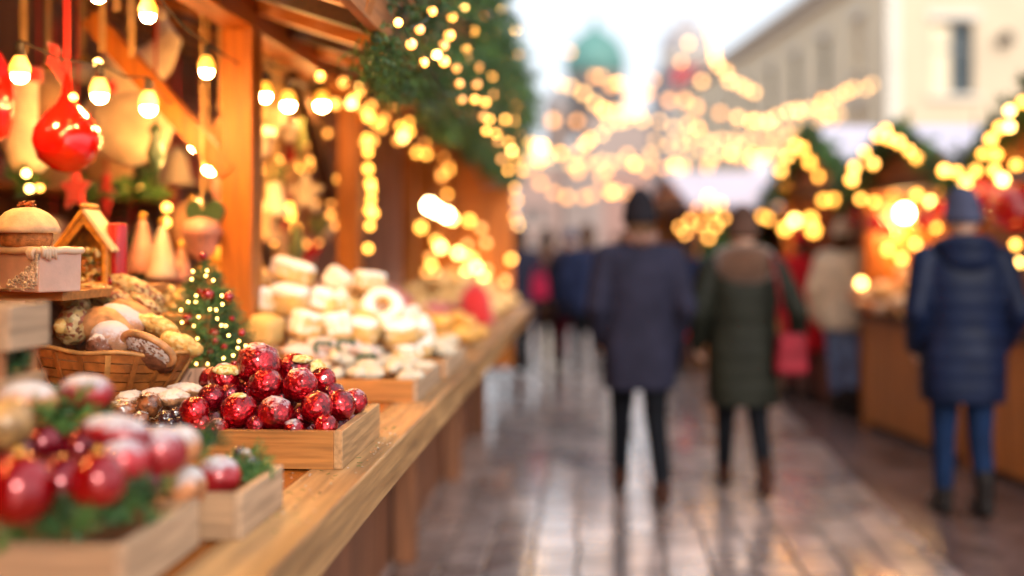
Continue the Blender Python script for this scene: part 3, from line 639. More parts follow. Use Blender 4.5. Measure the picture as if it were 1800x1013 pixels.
# nut slabs on a raised tilted crate
riser('display_riser', 'tall wooden box behind the basket under the nut slabs', -1.62, -1.06, 2.985, 3.22, 1.10, 1.30, tray_x)
def slab(x, y, D, sz, rot, lb, seed):
    D -= .14
    t = lump(1, seed, .10, 44, 28, 3, .06, sz).build('nut_slab', nuts, None, smooth=True, loc=at(x, y, D)); t.rotation_euler = rot; return tag(t, lb, 'pastry', 'nut brittle slabs')
slab(238, 512, 3.12, (.085, .06, .032), (-.45, .42, 0), 'seeded nut slab highest of the heap behind the red candle', 3)
slab(190, 524, 3.05, (.085, .06, .030), (-.4, .30, .1), 'long seeded nut slab in the middle of the slab heap', 5)
slab(128, 528, 2.98, (.052, .045, .03), (-.4, .55, .2), 'short yellowish nut slab leaning by the cream box', 8)
slab(255, 535, 3.05, (.05, .04, .02), (-.4, .5, 0), 'dark crusted nut slab below the highest one', 12)
pastry('crust', 160, 542, 3.04, (.075, .05, .016), past_b, 'pale bread crust under the nut slabs', (-.2, .3, 0), .1, .03)
b = MB().box((0, 0, 0), (.16, .012, .10)).build('slate_board', mat('grey-brown wooden flap', (.26, .15, .09), .55, grain='X', scale=12), None, loc=at(122, 556, 2.9), bevel=.002); b.rotation_euler = (-.2, .75, .35)
tag(b, 'grey-brown wooden flap tilted beside the basket below the cream box', 'board')
# orange small things between slabs and tree
for i, (x, y, r) in enumerate([(292, 525, 12), (305, 540, 11), (318, 522, 13), (300, 510, 9), (330, 540, 10), (290, 548, 9)]):
    pastry('orange_sweet', x, y, 3.25, (r * 3.25 / F,) * 3, past_y, 'small round amber sweets between the nut slabs and the mini tree', grp='amber sweets beside the mini tree', cat='sweet')
# extra filler mound for the riser behind
# --- shelf with the cream box
sh = at(215, 500, 3.05)
t = thing('display_shelf', 'raised orange display shelf holding cream box, gingerbread house and red candle', 'shelf', (sh.x - .42, 2.86, 1.0))
MB().box((0, -.02, .3735), (.95, .66, .022)).build('board', tray_x, t, bevel=.002)
for sx in (-.3, .4):
    for sy in (-.25, .25): MB().box((sx - .05, sy, .181), (.03, .03, .362)).build('leg', wood_z, t)
ZS = 1.385
bx = at(68, 512, 2.50); bx.z = ZS + .001
def cream_box():
    t = thing('cream_box', 'square cream porcelain box with rolled icing rim and crusted corner', 'box', bx, math.radians(62))
    pc = mat('cream fondant', (.66, .42, .32), .42, var=.12, scale=8, bump=.25, bscale=60, sss=.1)
    rim = mat('ivory icing', (.80, .62, .44), .4, var=.1, bump=.1)
    w, l, h = .113, .20, .098
    MB().box((w / 2, l / 2, h / 2), (w, l, h), taper=1.02).build('body', pc, t, bevel=.004)
    q = .004; c = [(-q, -q), (w + q, -q), (w + q, l + q), (-q, l + q)]; pts = []
    for i in range(4):
        a = Vector((*c[i], h)); b = Vector((*c[(i + 1) % 4], h))
        for k in range(8): pts.append(a.lerp(b, k / 8 * .92 + .04) + Vector((0, 0, .0012 * math.sin(i * 3 + k * 1.7))))
    MB().tube(pts, .0088, 10, close=True).build('icing_rim', rim, t, smooth=True)
    MB().box((w / 2, l / 2, h), (w - .004, l - .004, .012)).build('lid', rim, t, bevel=.003)
    b = MB()
    for i in range(190):
        k = R.random() ** 1.2; z = .004 + (h - .012) * (1 - k); y = R.random() * (.012 + .15 * k * k) ; g = R.uniform(.0030, .0056)
        b.sph((-.001, y + .02 * k, z), (g * .8, g, g), 7, 5, nz=.3, seed=i)
    b.tube([(-.001, .002, h), (-.001, .006, .02), (-.001, .05, .008), (-.001, .165, .005)], .003, 6)
    b.build('sugar_crust', mat('crystal sugar crust', (.66, .52, .38), .35, var=.4, scale=80, bump=1, bscale=150), t, smooth=True)
    b = MB()
    for i in range(5): b.tube([(.002 + .006 * i, -.006 - .001 * i, h + .008), (.004 + .007 * i, -.012, h), (.006 + .0085 * i, -.009, h - .016 - .004 * (i % 3))], [.005, .006, .0035], 8)
    for i in range(3): b.tube([(-.008, .004 + .008 * i, h + .006), (-.012, .008 + .008 * i, h - .004), (-.008, .01 + .008 * i, h - .02)], [.005, .006, .0035], 8)
    b.build('icing_curl', rim, t, smooth=True)
cream_box()
def cupcake():
    p = at(47, 436, 2.59); p.z = ZS + .1065; t = thing('cupcake', 'wide cupcake with pale icing dome standing on the cream box', 'cupcake', p)
    cake = mat('sponge cake', (.45, .18, .05), .7, var=.4, scale=50, bump=1, bscale=100); ic = mat('powdery vanilla icing', (.76, .56, .34), .55, var=.2, scale=20, bump=.5, bscale=90)
    lump(1, 2, .03, 48, 14, 2, .04, (.060, .060, .022)).build('sponge', cake, t, smooth=True, loc=(0, 0, .020))
    MB().lathe([(.045, 0), (.056, .004), (.060, .02), (.058, .036)], 40).build('base', cake, t, smooth=True)
    m = MB().lathe([(.058, .036), (.074, .034), (.078, .042), (.074, .052), (.064, .066), (.048, .082), (.030, .092), (.012, .096), (.002, .097)], 56)
    m.v = [tuple(Vector(p) * (1 + .035 * noise.noise(Vector(p) * 30))) for p in m.v]
    m.build('icing', ic, t, smooth=True)
    b = MB()
    for i in range(26): b.sph((R.uniform(-.018, .018), R.uniform(-.01, .01), .096 + R.random() * .014), (.005, .004, .003), 7, 5, nz=.4, seed=i)
    b.build('crumb_topping', mat('candied peel', (.5, .12, .02), .3, var=.6, scale=90, coat=.4), t, smooth=True)
cupcake()
def gingerbread():
    p = at(158, 500, 2.98); p.z = ZS + .001; t = thing('gingerbread_house', 'small golden gingerbread house with open gable full of nuts and greens', 'gingerbread house', p, math.radians(6))
    gb = mat('golden gingerbread', (.62, .25, .025), .36, var=.4, scale=25, bump=.6, bscale=70, coat=.4); rf = mat('sugar icing roof', (.78, .60, .32), .5, var=.15, bump=.4)
    w, h, d = .128, .112, .10
    for y in (-d / 2, d / 2):
        m = MB(); th = .008
        # gable wall with a pointed opening on the near face
        if y < 0:
            o = [(-w / 2, 0), (-w / 2, h), (0, h + .085), (w / 2, h), (w / 2, 0)]; i = [(-w / 2 + .016, .012), (-w / 2 + .016, h - .004), (0, h + .055), (w / 2 - .016, h - .004), (w / 2 - .016, .012)]
            vs = [(x, y, z) for x, z in o + i] + [(x, y + th, z) for x, z in o + i]; fs = []
            for k in range(5):
                k2 = (k + 1) % 5; fs += [(k, k2, 5 + k2, 5 + k), (10 + k, 15 + k, 15 + k2, 10 + k2), (k, 10 + k, 10 + k2, k2), (5 + k, 5 + k2, 15 + k2, 15 + k)]
            m.add(vs, fs)
        else:
            o = [(-w / 2, 0), (w / 2, 0), (w / 2, h), (0, h + .085), (-w / 2, h)]; n = 5
            m.add([(x, y - th, z) for x, z in o] + [(x, y, z) for x, z in o], [tuple(range(n)), tuple(range(n, 2 * n))[::-1]] + [(k, (k + 1) % n, n + (k + 1) % n, n + k) for k in range(n)])
        m.build('gable', gb, t, bevel=.003)
    for s in (-1, 1):
        MB().box((s * (w / 2 - .004), 0, h / 2), (.008, d - .018, h)).build('side_wall', gb, t)
        a = Vector((0, 0, h + .096)); b = Vector((s * (w / 2 + .018), 0, h - .018)); c = (a + b) / 2; L = (b - a).length; ang = math.atan2(-(b.z - a.z), b.x - a.x)
        MB().box(c, (L, d + .018, .012), rot=Matrix.Rotation(ang, 3, 'Y')).build('roof_slab', rf if s > 0 else gb, t, bevel=.004)
    b = MB()
    for i in range(7): b.sph((0, -d / 2 - .004 + .018 * i, h + .104), (.009, .011, .009), 10, 7, nz=.2, seed=i)
    b.build('ridge_icing', gb, t, smooth=True)
    b = MB()
    for i in range(60): b.sph((R.uniform(-.036, .036), R.uniform(-.052, -.02), R.uniform(.01, .10)), (R.uniform(.006, .013),) * 3, 9, 6, nz=.3, seed=i)
    b.build('nut_filling', mat('mixed glazed nuts', (.6, .35, .1), .35, coat=.4, var=.5, scale=30, chips=(55, [(.75, .48, .12), (.6, .2, .03), (.8, .65, .25), (.35, .12, .03)])), t, smooth=True)
    b = MB()
    for i in range(8): twig(b, Vector((R.uniform(-.02, .03), -.055, R.uniform(.05, .09))), rv() + Vector((0, -.6, 0)), .025, 1, .009, w=.0012)
    b.build('green_filling', [fir, fir_l], t)
gingerbread()
p = at(206, 499, 2.99); p.z = ZS + .001
t = thing('candle', 'tall plain red pillar candle behind the gingerbread house', 'candle', p)
wax = mat('red candle wax', (.50, .008, .008), .35, sss=.1, bump=.05, coat=.3)
MB().lathe([(.026, 0), (.027, .004), (.027, .165), (.024, .172), (.012, .168), (.002, .167)], 36).build('wax', wax, t, smooth=True); MB().tube([(0, 0, .165), (.001, 0, .180)], .0012, 6).build('wick', sock, t)
bauble(180, 492, 2.95, 9, redb, 'pair of tiny glossy red berries at the foot of the candle', name='berry', grp='berries at the candle'); bauble(193, 494, 2.95, 9, redb, 'pair of tiny glossy red berries at the foot of the candle', name='berry', grp='berries at the candle')

# --- mini tree
def mini_tree():
    p = at(362, 668, 3.12); p.z = 1.101; t = thing('fir_tree', 'miniature decorated fir tree standing between basket and white pastries', 'christmas tree', p); H = at(362, 452, 3.12).z - p.z
    MB().tube([(0, 0, 0), (0, 0, H * .97)], [.011, .002], 8).build('trunk', bark, t)
    MB().lathe([(.03, 0), (.036, .03), (.034, .03), (.001, .028)], 20).build('pot', end_w, t, smooth=True)
    b = MB(); n = 30
    for i in range(n):
        k = i / (n - 1); z = H * (.08 + .88 * k); rr = (.155 * (1 - k) ** .8 + .016); m = int(18 - 12 * k)
        for j in range(m):
            q = R.random() * 6.28; d = Vector((math.cos(q), math.sin(q), R.uniform(-.15, .45))); twig(b, Vector((0, 0, z)) + d * rr * .15, d, rr * R.uniform(.7, 1.05), .75, .013, int(R.random() < .45), w=.0013)
    b.build('foliage', [fir, fir_l], t)
    for (x, y, r) in [(357, 450, 7), (365, 518, 12), (331, 561, 11), (376, 586, 9), (378, 599, 8), (369, 618, 7), (402, 522, 9), (425, 585, 7), (394, 610, 6), (412, 640, 8), (352, 512, 6), (408, 560, 5)]:
        D = 3.12 - .02 - .09 * min(1, max(0, (y - 450) / 200)); k = r * D / F
        o = ball('tree_bauble', 'miniball', redb, at(x, y, D), k); tag(o, 'tiny glossy red bauble hanging on the miniature fir tree' if y > 455 else 'red ball on the very tip of the miniature fir tree', 'bauble', 'baubles on the miniature tree' if y > 455 else None)
    pts = [(339, 477), (364, 476), (337, 491), (375, 493), (362, 485), (345, 520), (331, 531), (344, 531), (390, 520), (391, 535), (369, 544), (382, 560), (349, 557), (320, 567), (341, 573), (389, 572), (397, 573), (402, 590), (347, 595), (393, 630), (345, 640), (420, 600), (418, 612), (432, 608), (380, 545), (318, 545), (365, 640), (330, 610), (410, 625), (385, 655)]
    light_string('tiny yellow lights wound around the miniature fir tree', [(at(x, y, 3.12 - .03 - .10 * min(1, max(0, (y - 450) / 200))), .0030, 'mid') for x, y in pts], wire=False)
    sp_ = MB()
mini_tree()

# --- powdered pastry blocks
pwd = mat('powdered sugar pastry', (.62, .36, .10), .7, var=.2, scale=14, bump=.8, bscale=50, dust=.8, dustc=(.84, .79, .74))
yel = mat('yellow nougat', (.66, .42, .14), .55, var=.12, scale=10, bump=.3)
def cube_lump(w, d, h, seed, p=5.5):
    mb = MB().sph((0, 0, 0), 1, 30, 20); vs = []
    for v in mb.v:
        u = Vector(v); k = (abs(u.x) ** p + abs(u.y) ** p + abs(u.z) ** p) ** (-1 / p); q = u * k
        q *= 1 + .07 * noise.noise(u * 2.3 + Vector((seed * 1.7, 0, 3))) + .03 * noise.noise(u * 8 + Vector((seed, 3, 0))); vs.append((q.x * w / 2, q.y * d / 2, q.z * h / 2))
    mb.v = vs; return mb
def block(x, y, D, w, d, h, rot, m, lb, nm='pastry_block'):
    w *= R.uniform(.74, .95); rot = (rot[0] + R.uniform(-.25, .25), rot[1] + R.uniform(-.25, .25), rot[2] + R.uniform(-.5, .5)); o = cube_lump(w, d * .9, h, x + y).build(nm, m, None, smooth=True, loc=at(x, y, D)); o.rotation_euler = rot; return tag(o, lb, 'pastry', 'powdered pastry blocks')
for a in [(467, 580, 3.72, .135, .11, .10, (0, 0, .1), yel, 'square yellow nougat block lowest beside the mini tree'),
          (537, 572, 3.80, .12, .11, .10, (0, .1, .5), pwd, 'yellow-sided powdered block next to the square nougat'),
          (590, 575, 3.85, .13, .10, .10, (0, -.1, .3), pwd, 'powdered block in the middle of the lower row'), (635, 582, 3.9, .12, .10, .09, (0, 0, -.2), pwd, 'powdered block at the street end of the lower row'),
          (460, 530, 3.9, .09, .1, .10, (0, .3, .4), pwd, 'small peaked block on the nougat'), (508, 528, 3.92, .15, .11, .11, (0, .1, .2), pwd, 'wide powdered loaf slice in the second row'),
          (562, 530, 3.98, .10, .1, .10, (0, .1, 0), pwd, 'upright powdered block right of the wide slice'), (600, 535, 4.0, .08, .1, .10, (0, -.2, .2), pwd, 'narrow powdered block before the ring pastry'),
          (515, 477, 4.0, .17, .11, .085, (.1, .38, .3), pwd, 'powdered block tilted on the top of the heap'), (468, 560, 4.15, .13, .12, .14, (.2, .3, .6), yel, 'large nougat block inside the heap'), (560, 590, 4.2, .16, .14, .14, (.3, 0, .5), past_b, 'brown loaf block carrying the heap'),
          (650, 496, 4.25, .13, .10, .085, (0, .35, .2), pwd, 'powdered cube tilted over the ring pastry'), (640, 570, 4.4, .16, .16, .16, (.2, .3, .4), pwd, 'powdered block behind the ring pastry'),
          (700, 580, 4.05, .17, .16, .075, (0, .05, .1), pwd, 'flat powdered slab on top of the stack by the second tray'), (695, 608, 4.05, .15, .14, .06, (0, 0, .1), past_b, 'brown biscuit slab under the flat powdered slab'), (695, 635, 4.05, .15, .14, .06, (0, 0, 0), sugn, 'pinkish sugared slab at the stack bottom'), (690, 655, 4.05, .15, .14, .05, (0, 0, 0), past_b, 'lowest brown slab on the counter under the stack')]:
    block(*a)
for i in range(80):
    x = R.uniform(440, 745); f = (x - 440) / 305; top = 470 + 95 * f if x > 640 else 480 + 15 * abs(math.sin(x * .02)); y = top + (R.random() ** .8) * (640 - top - 10); D = 3.75 + .75 * R.random() + .25 * f + (600 - y) * .002
    s_ = R.uniform(.07, .115); pale = R.random() < .62
    block(x, y, D, s_ * R.uniform(.9, 1.5), s_, s_ * R.uniform(.6, 1), (R.uniform(-.4, .4), R.uniform(-.5, .5), R.random() * 3), pwd if pale else yel, 'small tumbled %s piece filling the heap of powdered pastries' % ('sugar-white' if pale else 'yellow nougat'))
b = MB().tube([(.055 * math.cos(q * PI / 10), .055 * math.sin(q * PI / 10), 0) for q in range(20)], .03, 12, close=True).build('ring_pastry', pwd, None, smooth=True, loc=at(672, 542, 4.1)); b.rotation_euler = (1.0, .3, 0); tag(b, 'powdered ring pastry leaning with its dark hole facing out', 'pastry')
stol = mat('pinkish sugared stollen', (.62, .36, .24), .7, var=.2, bump=.4, dust=.75, dustc=(.60, .48, .43))
for i, (x, y, D) in enumerate([(535, 622, 3.65), (572, 610, 3.75), (612, 612, 3.8), (645, 622, 3.85), (590, 638, 3.7), (672, 640, 3.95)]):
    t = pastry('stollen', x, y, D, (.075, .045, .032), stol, 'pinkish sugar-dusted stollen piece lying below the powdered blocks', (0, .2, .4 + i * .3), grp='stollen pieces below the powdered blocks')
# --- white sweet trays
def sweets(label, c, w, l, tall, pts, rz=0, items='white sugared sweet'):
    crate('wooden_tray', label, c, w, l, tall, .014, tray_x, pale_y, rz=rz)
ty = at(735, 700, 3.45); 
sweets('honey wooden tray of white sweets with green trim behind the red heap', (ty.x - .20, ty.y + .26, 1.0), .40, .56, .07, None)
wsw = mat('white sugar sweet', (.56, .48, .36), .6, var=.08, bump=.4); grn = mat('dark green leaf trim', (.03, .09, .05), .5)
for i in range(34):
    x = ty.x - .36 + .33 * R.random(); y = ty.y + .02 + .5 * R.random(); o = lump(1, i, .12, 16, 10, 2, .03, (.045, .024, .020)).build('sweet', wsw, None, smooth=True, loc=(x, y, 1.045 + .045 * R.random() + .05 * (1 - (x - ty.x + .36) / .33)), rz=R.random() * 3)
    tag(o, 'oblong white sweet lying in the tray behind the red heap', 'sweet', 'white sweets in the green-trimmed tray')
for k, (x, y) in enumerate(((645, 632), (650, 655), (608, 607), (568, 610))):
    ps = [Vector((.028 * math.cos(q), .02 * math.sin(q), .01 * math.sin(3 * q))) for q in [i * .5 for i in range(9)]]
    o = MB().tube(ps, .008, 6).build('leaf_trim', grn, None, smooth=True, loc=at(x, y, 3.62)); o.rotation_euler = (.9, 0, 0); tag(o, ['dark green leaf curl on the white sweets', 'lower dark green leaf curl on the white sweets', 'green leaf curl under the powdered blocks', 'green leaf curl nearest the nougat block'][k], 'garnish', 'dark green garnish')
t2 = at(787, 652, 4.12)
sweets('narrow second tray of white sweets at the counter edge', (t2.x - .16, t2.y + .28, 1.0), .32, .62, .07, None)
for i in range(34):
    o = lump(1, i, .12, 14, 9, 2, .03, (.045, .03, .025)).build('sweet', wsw, None, smooth=True, loc=(t2.x - .29 + .26 * R.random(), t2.y + .02 + .5 * R.random(), 1.05 + .06 * R.random()), rz=R.random() * 3)
    tag(o, 'round white sweet lying in the narrow second tray', 'sweet', 'white sweets in the second tray')
# --- orange pastries, red cloth and glowing heaps farther along
orp = mat('orange baked pastry', (.66, .34, .07), .5, var=.3, bump=.4, coat=.3)
for i in range(46):
    x = R.uniform(715, 845); k = (x - 715) / 130; y = R.uniform(545 + 20 * k, 612 - 22 * k); D = 5.0 + 1.0 * R.random() - .3 * (y - 570) / 40
    p = at(x, y, D); p.z = max(1.03, p.z)
    o = lump(1, i, .12, 16, 10, 2, .04, (.06, .045, .038)).build('pastry', orp, None, smooth=True, loc=p, rz=R.random() * 3); tag(o, 'orange baked pastry in the heap before the red cloth', 'pastry', 'orange pastries heaped before the red cloth')
def cloth(label, pts, D0):
    n = 26; vs = []; fs = []; m = 8
    for i in range(n):
        k = i / (n - 1) * (len(pts) - 1); a = int(min(k, len(pts) - 2)); f = k - a
        x = pts[a][0] + (pts[a + 1][0] - pts[a][0]) * f; yt = pts[a][1] + (pts[a + 1][1] - pts[a][1]) * f; yb = pts[a][2] + (pts[a + 1][2] - pts[a][2]) * f; D = D0 + k * .45
        for j in range(m):
            p = at(x, yt + (yb - yt) * j / (m - 1), D - .25 * j / (m - 1)); p += Vector((0, .03 * math.sin(i * 1.3 + j), .015 * math.sin(i * 2.1))); vs.append(p)
    for i in range(n - 1):
        for j in range(m - 1): a = i * m + j; fs.append((a, a + 1, a + m + 1, a + m))
    c = sum((Vector(v) for v in vs), Vector()) / len(vs)
    o = MB().add([Vector(v) - c for v in vs], fs).build('red_cloth', red_v, None, smooth=True, loc=c); s = o.modifiers.new('s', 'SOLIDIFY'); s.thickness = .012; tag(o, label, 'cloth')
cloth('bright red cloth draped over the goods far along the counter', [(690, 505, 560), (735, 540, 558), (770, 530, 562), (810, 540, 575), (855, 545, 575)], 6.0)
cloth('smaller red cloth patch peeking beside the ring pastry', [(672, 498, 540), (700, 510, 545), (725, 525, 550)], 5.4)
tag(MB().lathe([(.12, 0), (.13, .02), (.09, .20), (.02, .27)], 24).build('red_cloth', red_v, None, smooth=True, loc=(at(835, 570, 7.0).x, at(835, 570, 7.0).y, 1.0)), 'peaked red cloth bundle at the counter far end', 'cloth')
heapm = mat('amber lit biscuits', (.74, .46, .18), .5, var=.3)
for i in range(90):
    k = R.random(); X = -.60 - .65 * R.random(); Y = 7.2 + 1.9 * k; o = lump(1, i, .15, 12, 8, 2, .03, (.07, .06, .05)).build('biscuit', heapm, None, smooth=True, loc=(X, Y, 1.05 + .26 * min(1, (-.55 - X) * 2) * R.random()), rz=i); tag(o, 'amber biscuit in the glowing heap at the counter far end', 'biscuit', 'biscuits heaped at the far end')
for i in range(26):
    X = -.95 - .8 * R.random(); Y = 4.9 + 2.2 * R.random(); o = lump(1, i, .15, 12, 8, 2, .03, (.09, .08, .06)).build('loaf', past_b if i % 2 else pwd, None, smooth=True, loc=(X, Y, 1.06 + .20 * R.random()), rz=i); tag(o, ('brown' if i % 2 else 'sugar-white') + ' loaf in the blurred pile behind the powdered blocks', 'bread', 'loaves behind the powdered blocks')
for i, (x, y) in enumerate([(400, 455), (425, 470), (405, 480), (440, 490), (380, 485), (420, 445)]):
    o = lump(1, i, .08, 20, 12, 2, .03, (.085, .07, .06)).build('bun', orp, None, smooth=True, loc=at(x, y, 4.4)); tag(o, 'round orange bun piled behind the mini tree', 'bread', 'orange buns behind the mini tree')
MB()
riser('display_riser', 'raised box under the orange buns behind the mini tree', -1.9, -1.30, 4.15, 4.7, 1.12, 1.30, tray_x)
# figures beside the tree (blurred)
terra = mat('pinkish glazed clay', (.62, .30, .22), .4, var=.25, coat=.3); whitec = mat('cream glazed clay', (.74, .58, .42), .35, var=.15, coat=.3); olive = mat('olive green knit', (.16, .17, .06), .9)
def bottlepot(name, label, x, y, D, prof, m, cat='ornament', z=None, sx=1, grp=None):
    p = at(x, y, D); z0 = p.z if z is None else z
    t = thing(name, label, cat, (p.x, p.y, z0), 0, grp); s = D / F
    MB().lathe([(r * s, h * s) for r, h in prof], 24, sx=sx).build('body', m, t, smooth=True)
    MB().sph((0, 0, (prof[-1][1] + 4) * s), 7 * s, 12, 8).build('knob', gold, t, smooth=True); return t
cone = [(26, 0), (28, 6), (20, 40), (9, 80), (3, 96)]
bottlepot('ceramic_bell', 'tall pinkish clay cone figure behind the nut slabs', 250, 480, 3.9, cone, terra)
bottlepot('ceramic_bell', 'second pinkish clay cone standing nearer the mini tree', 285, 490, 3.8, cone, whitec)
bottlepot('ceramic_bell', 'small cream clay cone just behind the tip of the mini tree', 318, 495, 3.9, [(20, 0), (22, 6), (14, 30), (4, 60)], terra)
bottlepot('round_jar', 'big round brown knitted hat shape in front of the first post', 338, 432, 4.6, [(20, -20), (42, 0), (48, 25), (42, 50), (25, 72), (3, 80)], mat('dusty brown knit', (.34, .18, .10), .9))
riser('display_riser', 'raised box under the clay cones', -1.95, -1.42, 3.66, 4.10, 1.12, 1.34, tray_x)
# --- hanging ornaments
def hanger(name, label, x, ytop, y, D, build, m_r, w=.012, cat='ornament'):
    p = at(x, y, D); t = thing(name, label, cat, p); top = at(x, ytop, D) - p
    MB().box((0, 0, top.z / 2 + .0), (w, .002, top.z)).build('ribbon', m_r, t)
    build(t, p); return t
tanr = mat('tan ribbon', (.50, .30, .12), .6, bump=0)
def teardrop(t, p):
    s = 3.2 / F; MB().lathe([(1 * s, -60 * s), (25 * s, -55 * s), (48 * s, -36 * s), (58 * s, -5 * s), (54 * s, 18 * s), (38 * s, 42 * s), (18 * s, 62 * s), (9 * s, 80 * s), (7 * s, 110 * s), (2 * s, 116 * s)], 36).build('body', mat('glossy vermilion lacquer', (.62, .006, .003), .16, .0, var=.05, bump=0, coat=1), t, smooth=True)
    MB().tube([(-3 * s, 0, 100 * s), (-14 * s, 0, 120 * s), (-26 * s, 0, 135 * s), (-22 * s, 0, 160 * s), (-36 * s, 0, 170 * s)], [.014, .018, .02, .016, .006], 8).build('bow_tail', red_v, t, smooth=True)
hanger('teardrop_bauble', 'big glossy red teardrop ornament hanging on a red ribbon', 118, -20, 245, 3.2, teardrop, red_v, .022)
def stocking(t, p):
    s = 3.6 / F; MB().tube([(0, 0, 75 * s), (0, 0, 0), (-2 * s, 0, -50 * s), (10 * s, 0, -75 * s), (40 * s, 0, -85 * s)], [30 * s, 28 * s, 34 * s, 34 * s, 18 * s], 14).build('sock', cream, t, smooth=True); MB().lathe([(33 * s, 62 * s), (36 * s, 66 * s), (36 * s, 84 * s), (33 * s, 88 * s)], 20).build('cuff', red_v, t, smooth=True)
hanger('stocking', 'cream felt stocking hanging beside the red teardrop', 38, -20, 205, 3.7, stocking, tanr)
def redlong(t, p):
    s = 3.4 / F; MB().lathe([(1 * s, -85 * s), (26 * s, -70 * s), (36 * s, -20 * s), (30 * s, 40 * s), (14 * s, 75 * s), (3 * s, 84 * s)], 24).build('body', MATS['glossy vermilion lacquer'], t, smooth=True)
hanger('teardrop_bauble', 'long red drop ornament hanging left of the big red teardrop', -12, -20, 168, 3.4, redlong, red_v)
def plush(t, p):
    s = 4.3 / F
    lump(1, 3, .06, 30, 20, 2, .03, (74 * s, 60 * s, 70 * s)).build('body', cream, t, smooth=True, loc=(0, 0, -55 * s))
    lump(1, 4, .05, 30, 20, 2, .03, (58 * s, 50 * s, 52 * s)).build('head', cream, t, smooth=True, loc=(-5 * s, 0, 25 * s))
    MB().sph((0, 0, 0), 12 * s, 14, 9).build('nose', red_v, t, smooth=True, loc=(-12 * s, -52 * s, 5 * s))
    MB().tube([(20 * s, 0, 40 * s), (50 * s, 0, 60 * s), (72 * s, 0, 95 * s), (58 * s, 0, 130 * s)], [40 * s, 32 * s, 22 * s, 6 * s], 14).build('hat', cream, t, smooth=True); MB().sph((55 * s, 0, 138 * s), 13 * s, 12, 8).build('pompom', cream, t, smooth=True)
    for q in (-1, 1): MB().tube([(q * 55 * s, 0, -20 * s), (q * 78 * s, -10 * s, -60 * s)], [22 * s, 16 * s], 10).build('arm', cream, t, smooth=True)
hanger('hanging_plush', 'round cream plush figure with red nose and bent pointed hat', 228, -20, 165, 4.3, plush, tanr, .02)
def blob(sz, m):
    def f(t, p): lump(1, sz[0], .12, 26, 18, 2, .04, tuple(k * 4.2 / F for k in sz)).build('body', m, t, smooth=True); MB().lathe([(.02, .0), (.03, .02), (.008, .03)], 12).build('cap', gold, t, loc=(0, 0, sz[2] * 4.2 / F))
    return f
tanf = mat('tan felt', (.50, .30, .15), .9)
hanger('hanging_ornament', 'tan round felt ornament behind the red teardrop', 85, -20, 175, 4.2, blob((42, 40, 48), tanf), tanr, .02)
hanger('hanging_ornament', 'pale grey felt ornament between teardrop and plush figure', 145, -20, 130, 4.4, blob((26, 24, 20), mat('grey-white felt', (.5, .44, .36), .9)), tanr, .02)
hanger('hanging_ornament', 'tan ribboned felt ornament under the plush figure', 190, 60, 295, 4.7, blob((50, 40, 38), tanf), tanr, .02)
for k, (x, a, bb) in enumerate(((42, -30, 95), (180, -30, 92), (232, -30, 100), (205, -40, 20))):
    p = at(x, bb, 3.6); o = MB().box((0, 0, at(x, a, 3.6).z / 2 - p.z / 2), (.024, .003, at(x, a, 3.6).z - p.z)).build('ribbon', tanr, None, loc=p); tag(o, ['tan ribbon loop hanging over the cream stocking', 'tan ribbon hanging beside the teardrop ribbon', 'tan ribbon hanging before the plush figure', 'short slanted tan ribbon near the roof'][k], 'ribbon', 'tan ribbons under the roof')
# --- shelf goods against the back wall (deeply blurred)
cols = [terra, whitec, red_v, tanf, olive, cream, mat('pink glazed clay', (.70, .36, .30), .4), mat('dark green jar', (.05, .10, .05), .3, coat=.5)]
names = ['pinkish clay jar', 'cream clay jar', 'red velvet pouch', 'tan felt bag', 'olive knit bag', 'cream felt bag', 'rosy clay jar', 'dark green glass jar']
prof = [[(.06, 0), (.085, .04), (.085, .14), (.05, .19), (.045, .22)], [(.07, 0), (.10, .06), (.07, .15), (.02, .24)], [(.05, 0), (.06, .02), (.05, .25), (.02, .28)], [(.08, 0), (.1, .03), (.1, .11), (.08, .14)]]
rows = [('lowest', 1.067), ('middle', 1.437), ('top', 1.817)]
for rn, z in rows:
    for i in range(22):
        y = .9 + i * .385 + R.uniform(-.05, .05); q = R.randrange(8)
        o = MB().lathe(prof[R.randrange(4)], 18, sx=R.uniform(.8, 1.1)).build('shelf_jar', cols[q], None, smooth=True, loc=(-2.98, y, z)); tag(o, '%s on the %s back wall shelf' % (names[q], rn), 'jar', 'wares on the back wall shelves')
shapes = {'bell': [(.075, -.09), (.08, -.085), (.06, -.06), (.045, .0), (.035, .05), (.012, .07)], 'drop': [(.004, -.12), (.03, -.09), (.05, -.03), (.035, .04), (.01, .09)], 'acorn': [(.01, -.08), (.04, -.05), (.052, .0), (.062, .005), (.05, .04), (.012, .055)], 'spindle': [(.004, -.16), (.018, -.08), (.04, -.02), (.018, .05), (.03, .08), (.005, .11)]}
